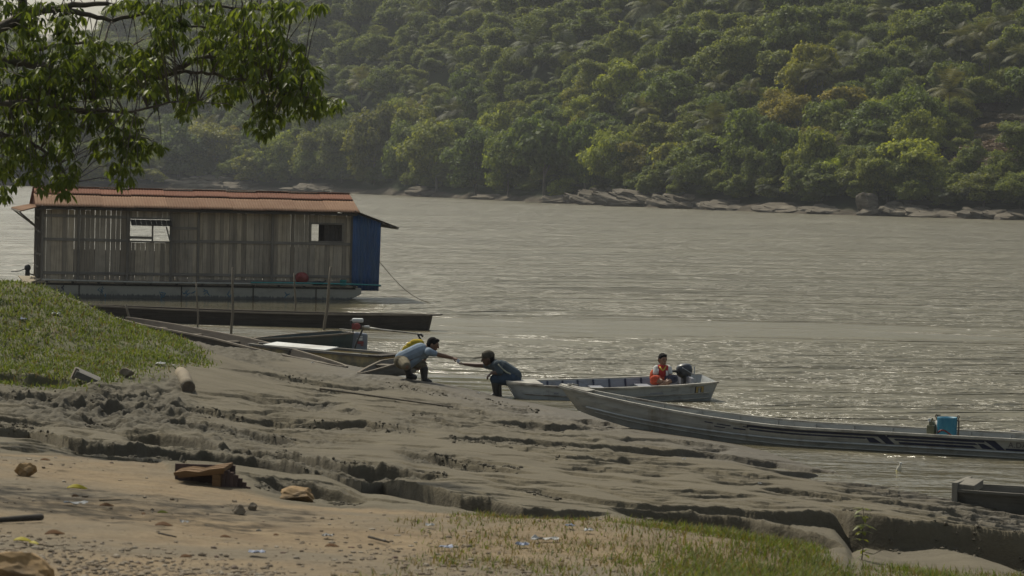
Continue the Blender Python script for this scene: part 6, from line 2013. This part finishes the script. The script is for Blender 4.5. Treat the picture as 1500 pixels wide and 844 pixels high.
# clods of mud under the broken steps
M_CLOD = simple("mud_clods", (.085, .072, .049), .9, .3, 14, bstr=.4)
pts = []
for aa, yy, hh in SCW[:34]:
    n = int((aa[-1] - aa[0]) * 8000 * (1 + 9 * max(0, float(hh.max()) - .14)))
    for _ in range(n):
        a_ = rr.uniform(aa[0], aa[-1]); H = float(np.interp(a_, aa, hh))
        if H < .02 or (a_ > .02 and H < .10) or rr.random() < .35: continue
        if fbm(np.array([a_ * 90]), np.array([yy[0] * .3]), 2, 171)[0] < .44: continue
        yv = float(np.interp(a_, aa, yy)) - rr.uniform(-.15, 1.0) * rr.random() * (yy[0] / 24)
        pts.append((a_ * yv, yv))
pts = np.array(pts); zc_ = terrain(pts[:, 0], pts[:, 1])[0]
cb = pebbles("mud_clods", np.c_[pts, zc_], .003, .026, 6, M_CLOD, 1.0)
tag(cb, "crumbled mud clods lying under the broken steps of the bank", "mud clods", kind="stuff")

# ================================================================== single things on the bank
M_LOG = wood("log_bark", (.21, .175, .125), .35, axis=0, island=False)
M_CUT = simple("cut_wood", (.10, .075, .05), .85, .3, 14)
A0 = Vector(P(264.5, 546, 41.0)); B0 = on_ground(276, 574); B0.z += .06
c_ = (A0 + B0) / 2
k = MB(); k.tube([A0 - c_ + Vector((0, 0, 0)), (A0 - c_) * .4 + Vector((.015, 0, .01)), (B0 - c_) * .5, B0 - c_], [.085, .095, .09, .095], 14)
o = empty("log", c_, "short barkless log lying on the mud below the grassy knoll", "log")
k.build("log_body", M_LOG, o, smooth=True)
k = MB(); d = (B0 - A0).normalized(); k.tube([B0 - c_ - d * .01, B0 - c_ + d * .006], [.088, .084], 14); k.build("cut_end", M_CUT, o)

def ground_thing(px, py): 
    p = on_ground(px, py); return p
# broken wooden stump or box between sand and mud
q0 = ground_thing(316, 712)
S_ = F / q0.y
e = empty("wooden_box", q0, "broken wooden box sunk where the orange sand meets the mud", "box", rz=R(-6))
M_OBOX = wood("orange_old_wood", (.15, .088, .042), .4, axis=0, island=False); M_PBOX = wood("purple_brown_wood", (.085, .06, .055), .45, axis=2)
bp = lambda px, py, d=0: Vector(((px - 316) / S_, d, (712 - py) / S_))
k = MB(); pts_ = [bp(250, 686), bp(268, 682), bp(290, 684), bp(306, 679), bp(331, 675)]
for d_ in range(3):
    for a_, b_ in zip(pts_[:-1], pts_[1:]): k.bar(a_ + Vector((0, d_ * .12, .004 * d_)), b_ + Vector((.004, d_ * .12, .004 * d_)), .115, .030)
k.build("top_board", M_OBOX, e)
k = MB(); k.box(bp(318.5, 702, -.02), (.065, .06, .17)); k.build("corner_post", M_OBOX, e)
k = MB(); k.bar(bp(256, 689, -.035), bp(330, 679.5, -.035), .03, .035); k.build("front_rail", M_OBOX, e)
k = MB(); k.box(bp(288, 704, .25), (.5, .02, .3)); k.build("inner_board", M_PBOX, e)
k = MB()
for i in range(7):
    x = 327 + i * 6.2; zt = 677 + 34 * (i / 6.5) ** 1.7
    k.box(bp(x, (zt + 728) / 2, .01 + .015 * i), (.033, .022, (728 - zt) / S_), (0, .02 * i, R(-8)))
k.build("side_board", M_PBOX, e)
e.scale = (.92, .92, .86); e.location.z -= .03

M_STONE_O = simple("ochre_stone", (.26, .165, .07), .85, .35, 7, bstr=.5, stain=(.12, .085, .05))
M_STONE_G = simple("grey_brown_stone", (.17, .14, .10), .9, .35, 9, bstr=.5)
def stone(px, py, wpx, hpx, mat, label, seed, dpx=None, cat="stone", name="stone", tilt=0.0):
    p = ground_thing(px, py + hpx * .38); s_ = F / p.y
    me = rock_mesh((wpx / s_, (dpx or wpx * .8) / s_, hpx * 1.5 / s_), seed); me.materials.append(mat)
    o = link(bpy.data.objects.new(name, me)); o.location = p + Vector((0, 0, hpx * .42 / s_)); o.rotation_euler = (0, tilt, 0)
    return tag(o, label, cat)
stone(434, 726, 66, 18, M_STONE_O, "flat ochre stone slab lying right of the sunken wooden box", 701)
stone(350, 749, 24, 13, M_STONE_G, "small brown stone, left one of the pair below the wooden box", 702)
stone(370, 744, 18, 10, M_STONE_G, "small pointed stone, right one of the pair below the wooden box", 703)
stone(38, 691, 34, 17, M_STONE_O, "brown stone on the orange sand near the left photo edge", 704)
stone(186, 547, 22, 13, M_STONE_G, "grey stone under the knoll, right of the tilted dark board", 705)
stone(18, 842, 130, 50, M_STONE_O, "large brown rounded rock cut off by the lower left corner", 706, 110, name="rock", cat="rock", tilt=.28)
# tilted dark board in the mud
q0 = ground_thing(128, 560)
e = empty("board", q0, "thick dark board stuck tilted in the mud below the knoll", "board")
k = MB(); k.box((0, 0, .07), (.36, .30, .09), (R(8), R(24), R(12))); k.build("board_body", M_CANOE2, e, bevel=.006)
k = MB(); k.box((-.17, -.03, .12), (.05, .22, .16), (0, R(24), R(12))); k.build("end_cleat", M_CRIM, e, bevel=.004)
# long pale bamboo pole lying on the mud
def lying(name, p0, p1, r_, mat, label, cat, lift=.02, n=14):
    A = on_ground(*p0); B = on_ground(*p1); pts_ = []
    for i in range(n + 1):
        f = i / n; x = A.x + (B.x - A.x) * f; y = A.y + (B.y - A.y) * f
        pts_.append(Vector((x, y, 0)))
    zs = [ground_z(p.x, p.y) for p in pts_]
    # stiff: straight line above the ground's high spots
    z0 = zs[0]; z1 = zs[-1]
    up_ = max(max(zs[i] - (z0 + (z1 - z0) * i / n) for i in range(n + 1)), 0) * .7
    for i, p in enumerate(pts_): p.z = z0 + (z1 - z0) * i / n + up_ + lift
    c_ = pts_[0].copy(); k = MB(); k.tube([p - c_ for p in pts_], [r_ * (1 - .35 * i / n) for i in range(n + 1)], 8)
    o = k.build(name, mat, smooth=True); o.location = c_
    return tag(o, label, cat)
lying("pole", (468, 572), (664, 599), .018, M_POLE, "long pale pole lying on the mud below the two men", "pole")
lying("stick", (60, 765), (-40, 772), .02, M_DARKW, "dark stick lying on shaded ground at the left edge", "stick", n=6)
lying("stick", (540, 792), (570, 800), .008, M_DARKW, "short dark twig on the sandy ground in the lower middle", "stick", n=4)
lying("stick", (146, 738), (177, 737), .005, M_DARKW, "thin straight twig on the orange sand below the yellow leaf", "stick", n=4)
lying("stick", (232, 786), (258, 792), .006, M_DARKW, "curved dark twig above the gravel patch", "stick", n=4)
# fallen leaves
M_YLEAF = foliage("fallen_yellow_leaf", (.30, .26, .02), (.42, .36, .03), .3, .6, tint=False)
M_GLEAF = foliage("fallen_green_leaf", (.14, .17, .02), (.22, .24, .03), .3, .6, tint=False)
M_BLEAF = foliage("fallen_brown_leaf", (.09, .045, .022), (.14, .075, .035), .2, .8, tint=False)
def fallen(px, py, L, mat, label, rz, cat="leaf"):
    p = ground_thing(px, py); V = []; Q = []
    for i in range(9):
        f = i / 8; w_ = L * .17 * math.sin(math.pi * min(.98, f * .95 + .03)) ** .8; x = (f - .5) * L; z = .012 + .03 * L * math.sin(f * 5) + .10 * L * (f - .5) ** 2
        V += [(x, -w_, z + w_ * .6), (x, 0, z), (x, w_, z + w_ * .9)]
    for i in range(8):
        for j_ in (0, 1): Q.append((i * 3 + j_, i * 3 + 3 + j_, i * 3 + 4 + j_, i * 3 + 1 + j_))
    o = np_mesh("fallen_leaf", np.array(V), np.array(Q), mat, smooth=True); o.location = p + Vector((0, 0, .008)); o.rotation_euler = (.25, 0, rz)
    md = o.modifiers.new("thickness", 'SOLIDIFY'); md.thickness = .002
    return tag(o, label, cat)
fallen(113, 720, .135, M_YLEAF, "large yellow fallen leaf on the orange sand at the left", .1)
fallen(33, 798, .09, M_YLEAF, "yellow fallen leaf at the lower left above the brown rock", .0)
fallen(50, 802, .06, M_YLEAF, "small yellow leaf touching the yellow leaf above the brown rock", -.5)
fallen(238, 756, .07, M_GLEAF, "curled green fallen leaf on the sand left of the pair of stones", .6)
for i, (px, py, L, rz, lab) in enumerate([(66, 678, .08, .4, "dark fallen leaf behind the brown stone at the left edge"), (110, 732, .07, 1.0, "brown fallen leaf just below the large yellow leaf"), (156, 746, .09, .2, "brown fallen leaf on the shaded border of the sand"),
        (80, 788, .11, .5, "long dark leaf on the shaded ground above the yellow lower left leaf"), (210, 758, .06, 1.3, "brown fallen leaf left of the curled green leaf"), (240, 775, .10, .1, "flat dark leaf below the curled green leaf"), (272, 822, .07, .7, "reddish brown leaf at the edge of the gravel"),
        (330, 792, .06, 0.2, "brown leaf right of the curved dark twig"), (404, 789, .05, 1.0, "small brown leaf alone on the middle sand"), (486, 806, .08, .3, "dark leaf right of the small lone brown leaf")]):
    fallen(px, py, L, M_BLEAF, lab, rz)
# litter
M_LIT = simple("white_plastic_litter", (.36, .36, .35), .6, .25, 20); M_LIT2 = simple("blue_white_litter", (.26, .30, .40), .6, .3, 30)
def litter(px, py, wpx, mat, label, seed, name="litter", cat="litter"):
    p = ground_thing(px, py); s_ = F / p.y; rng = np.random.RandomState(seed); n = 7
    V = []; Q = []
    for i in range(n):
        for j_ in range(n): V.append(((i / 3 - 1 + rng.uniform(-.1, .1)) * wpx / s_ * .5, (j_ / 3 - 1 + rng.uniform(-.1, .1)) * min(wpx, 15) / s_ * .5, .01 + abs(rng.normal()) * min(wpx, 14) / s_ * .13))
    for i in range(n - 1):
        for j_ in range(n - 1): Q.append((i * n + j_, (i + 1) * n + j_, (i + 1) * n + j_ + 1, i * n + j_ + 1))
    o = np_mesh(name, np.array(V), np.array(Q), mat, smooth=False); o.location = p + Vector((0, 0, .01)); o.rotation_euler = (0, 0, rng.uniform(-.4, .4))
    md = o.modifiers.new("thickness", 'SOLIDIFY'); md.thickness = .002
    return tag(o, label, cat)
for i, (px, py, w_, mt, lab) in enumerate([(34, 470, 11, M_LIT2, "blue and white wrapper on the grassy knoll"), (83, 462, 12, M_LIT, "flat white scrap on the grassy knoll right of the blue wrapper"), (40, 485, 6, M_LIT, "small pale scrap on the knoll below the blue wrapper"),
        (235, 535, 14, M_LIT, "white crumpled bag at the foot of the knoll"), (253, 537, 6, M_LIT, "small white scrap right of the crumpled bag at the knoll's foot"), (306, 500, 5, M_LIT, "white speck on the side of the long dugout canoe"),
        (862, 782, 13, M_LIT, "white crumpled plastic in the foreground grass"), (835, 775, 12, M_LIT2, "bluish flat wrapper left of the white crumpled plastic"), (765, 803, 18, M_LIT2, "pale blue scrap on the sandy ground below the dry grass"),
        (798, 795, 40, M_LIT, "long torn pale sheet in the thin foreground grass"), (653, 807, 20, M_LIT2, "grey blue wrapper on the gravelly ground in the lower middle"), (630, 774, 12, M_LIT, "small white paper on the sand left of the grass"),
        (376, 815, 24, M_LIT2, "pale bluish plastic bag at the right edge of the tree's shade"), (110, 742, 34, M_LIT, "long white strip on the shaded sand at the left"), (1002, 675, 5, M_LIT, "tiny white cup on the mud below the long striped boat"),
        (1113, 711, 5, M_LIT, "tiny pinkish white scrap on the mud crack left of the small seedling"), (458, 533, 5, M_LIT, "tiny white scrap on the mud below the yellow hulled boat"), (700, 578, 5, M_LIT, "tiny pale scrap on the mud left of the capped man"),
        (480, 790, 16, M_LIT, "pale scrap between the dark leaf and the short twig"), (270, 770, 12, M_LIT, "small white scrap beside the flat dark leaf")]):
    litter(px, py, w_, mt, lab, 900 + i)
# floating bottle
q0 = PZ(1315, 693, -.03)
e = empty("floating_bottle", q0, "clear plastic bottle bobbing upright near the muddy shore", "bottle", rx=.1, ry=.25)
k = MB(); k.lathe([(.03, -.05), (.035, -.03), (.035, .06), (.028, .085), (.014, .115), (.012, .13)], n=14); k.build("bottle_body", simple("cloudy_plastic", (.50, .46, .36), .25, .1, 9, spec=.6), e, smooth=True)
k = MB(); k.lathe([(.016, .13), (.017, .15), (.012, .153)], n=12); k.build("cap", M_WHITEP, e)
k = MB(); k.lathe([(.0355, .0), (.0358, .035)], n=14); k.build("label_band", M_YLEAF, e, smooth=True)
# stick floating, and the young plant at the edge of the hollow
q0 = ground_thing(1262, 820)
s_ = F / q0.y
e = empty("seedling", q0, "young leafy plant standing before the dark broken mud face, lower right", "plant")
sp = lambda px, py, d=0: Vector(((px - 1262) / s_, d, (820 - py) / s_))
k = MB(); k.tube([sp(1262, 824), sp(1264, 800), sp(1262, 778), sp(1264, 758), sp(1262, 742)], [.006, .005, .0045, .004, .002], 6); k.tube([sp(1263, 800), sp(1254, 790, -.02), sp(1247, 786, -.03)], .003, 5); k.tube([sp(1264, 808), sp(1280, 812, .02), sp(1292, 806, .03)], .003, 5)
k.build("stem", M_BARK2, e)
M_SEED = foliage("seedling_leaf", (.06, .085, .015), (.19, .20, .035), .4, .5, tint=False, scale=30)
rng = np.random.RandomState(77)
def leaf_at(base, d, L, parent, mat):
    d = np.array(d, float); d /= np.linalg.norm(d); s2 = np.cross(d, [0, 0, 1.0]); s2 /= np.linalg.norm(s2) + 1e-9; V = []; Q = []
    for i in range(6):
        f = i / 5; w_ = L * .2 * math.sin(math.pi * min(.97, f * .93 + .05)); p = np.array(base) + d * L * f + np.array([0, 0, -.35 * L * f * f])
        V += [p - s2 * w_, p + np.array([0, 0, -.1 * w_]), p + s2 * w_]
    for i in range(5):
        for j_ in (0, 1): Q.append((i * 3 + j_, i * 3 + 3 + j_, i * 3 + 4 + j_, i * 3 + 1 + j_))
    return np_mesh("leaf", np.array(V), np.array(Q), mat, parent, smooth=True)
for py_, n_, L in ((744, 4, .09), (756, 6, .10), (768, 6, .11), (778, 5, .09), (790, 3, .10), (806, 4, .09), (812, 3, .08)):
    for i in range(n_):
        a_ = i * 6.283 / n_ + rng.uniform(-.5, .5) + py_
        leaf_at(tuple(sp(1262.5 + (4 if py_ > 800 else 0), py_)), (math.cos(a_), math.sin(a_), rng.uniform(-.2, .5)), L * rng.uniform(.8, 1.15), e, M_SEED)
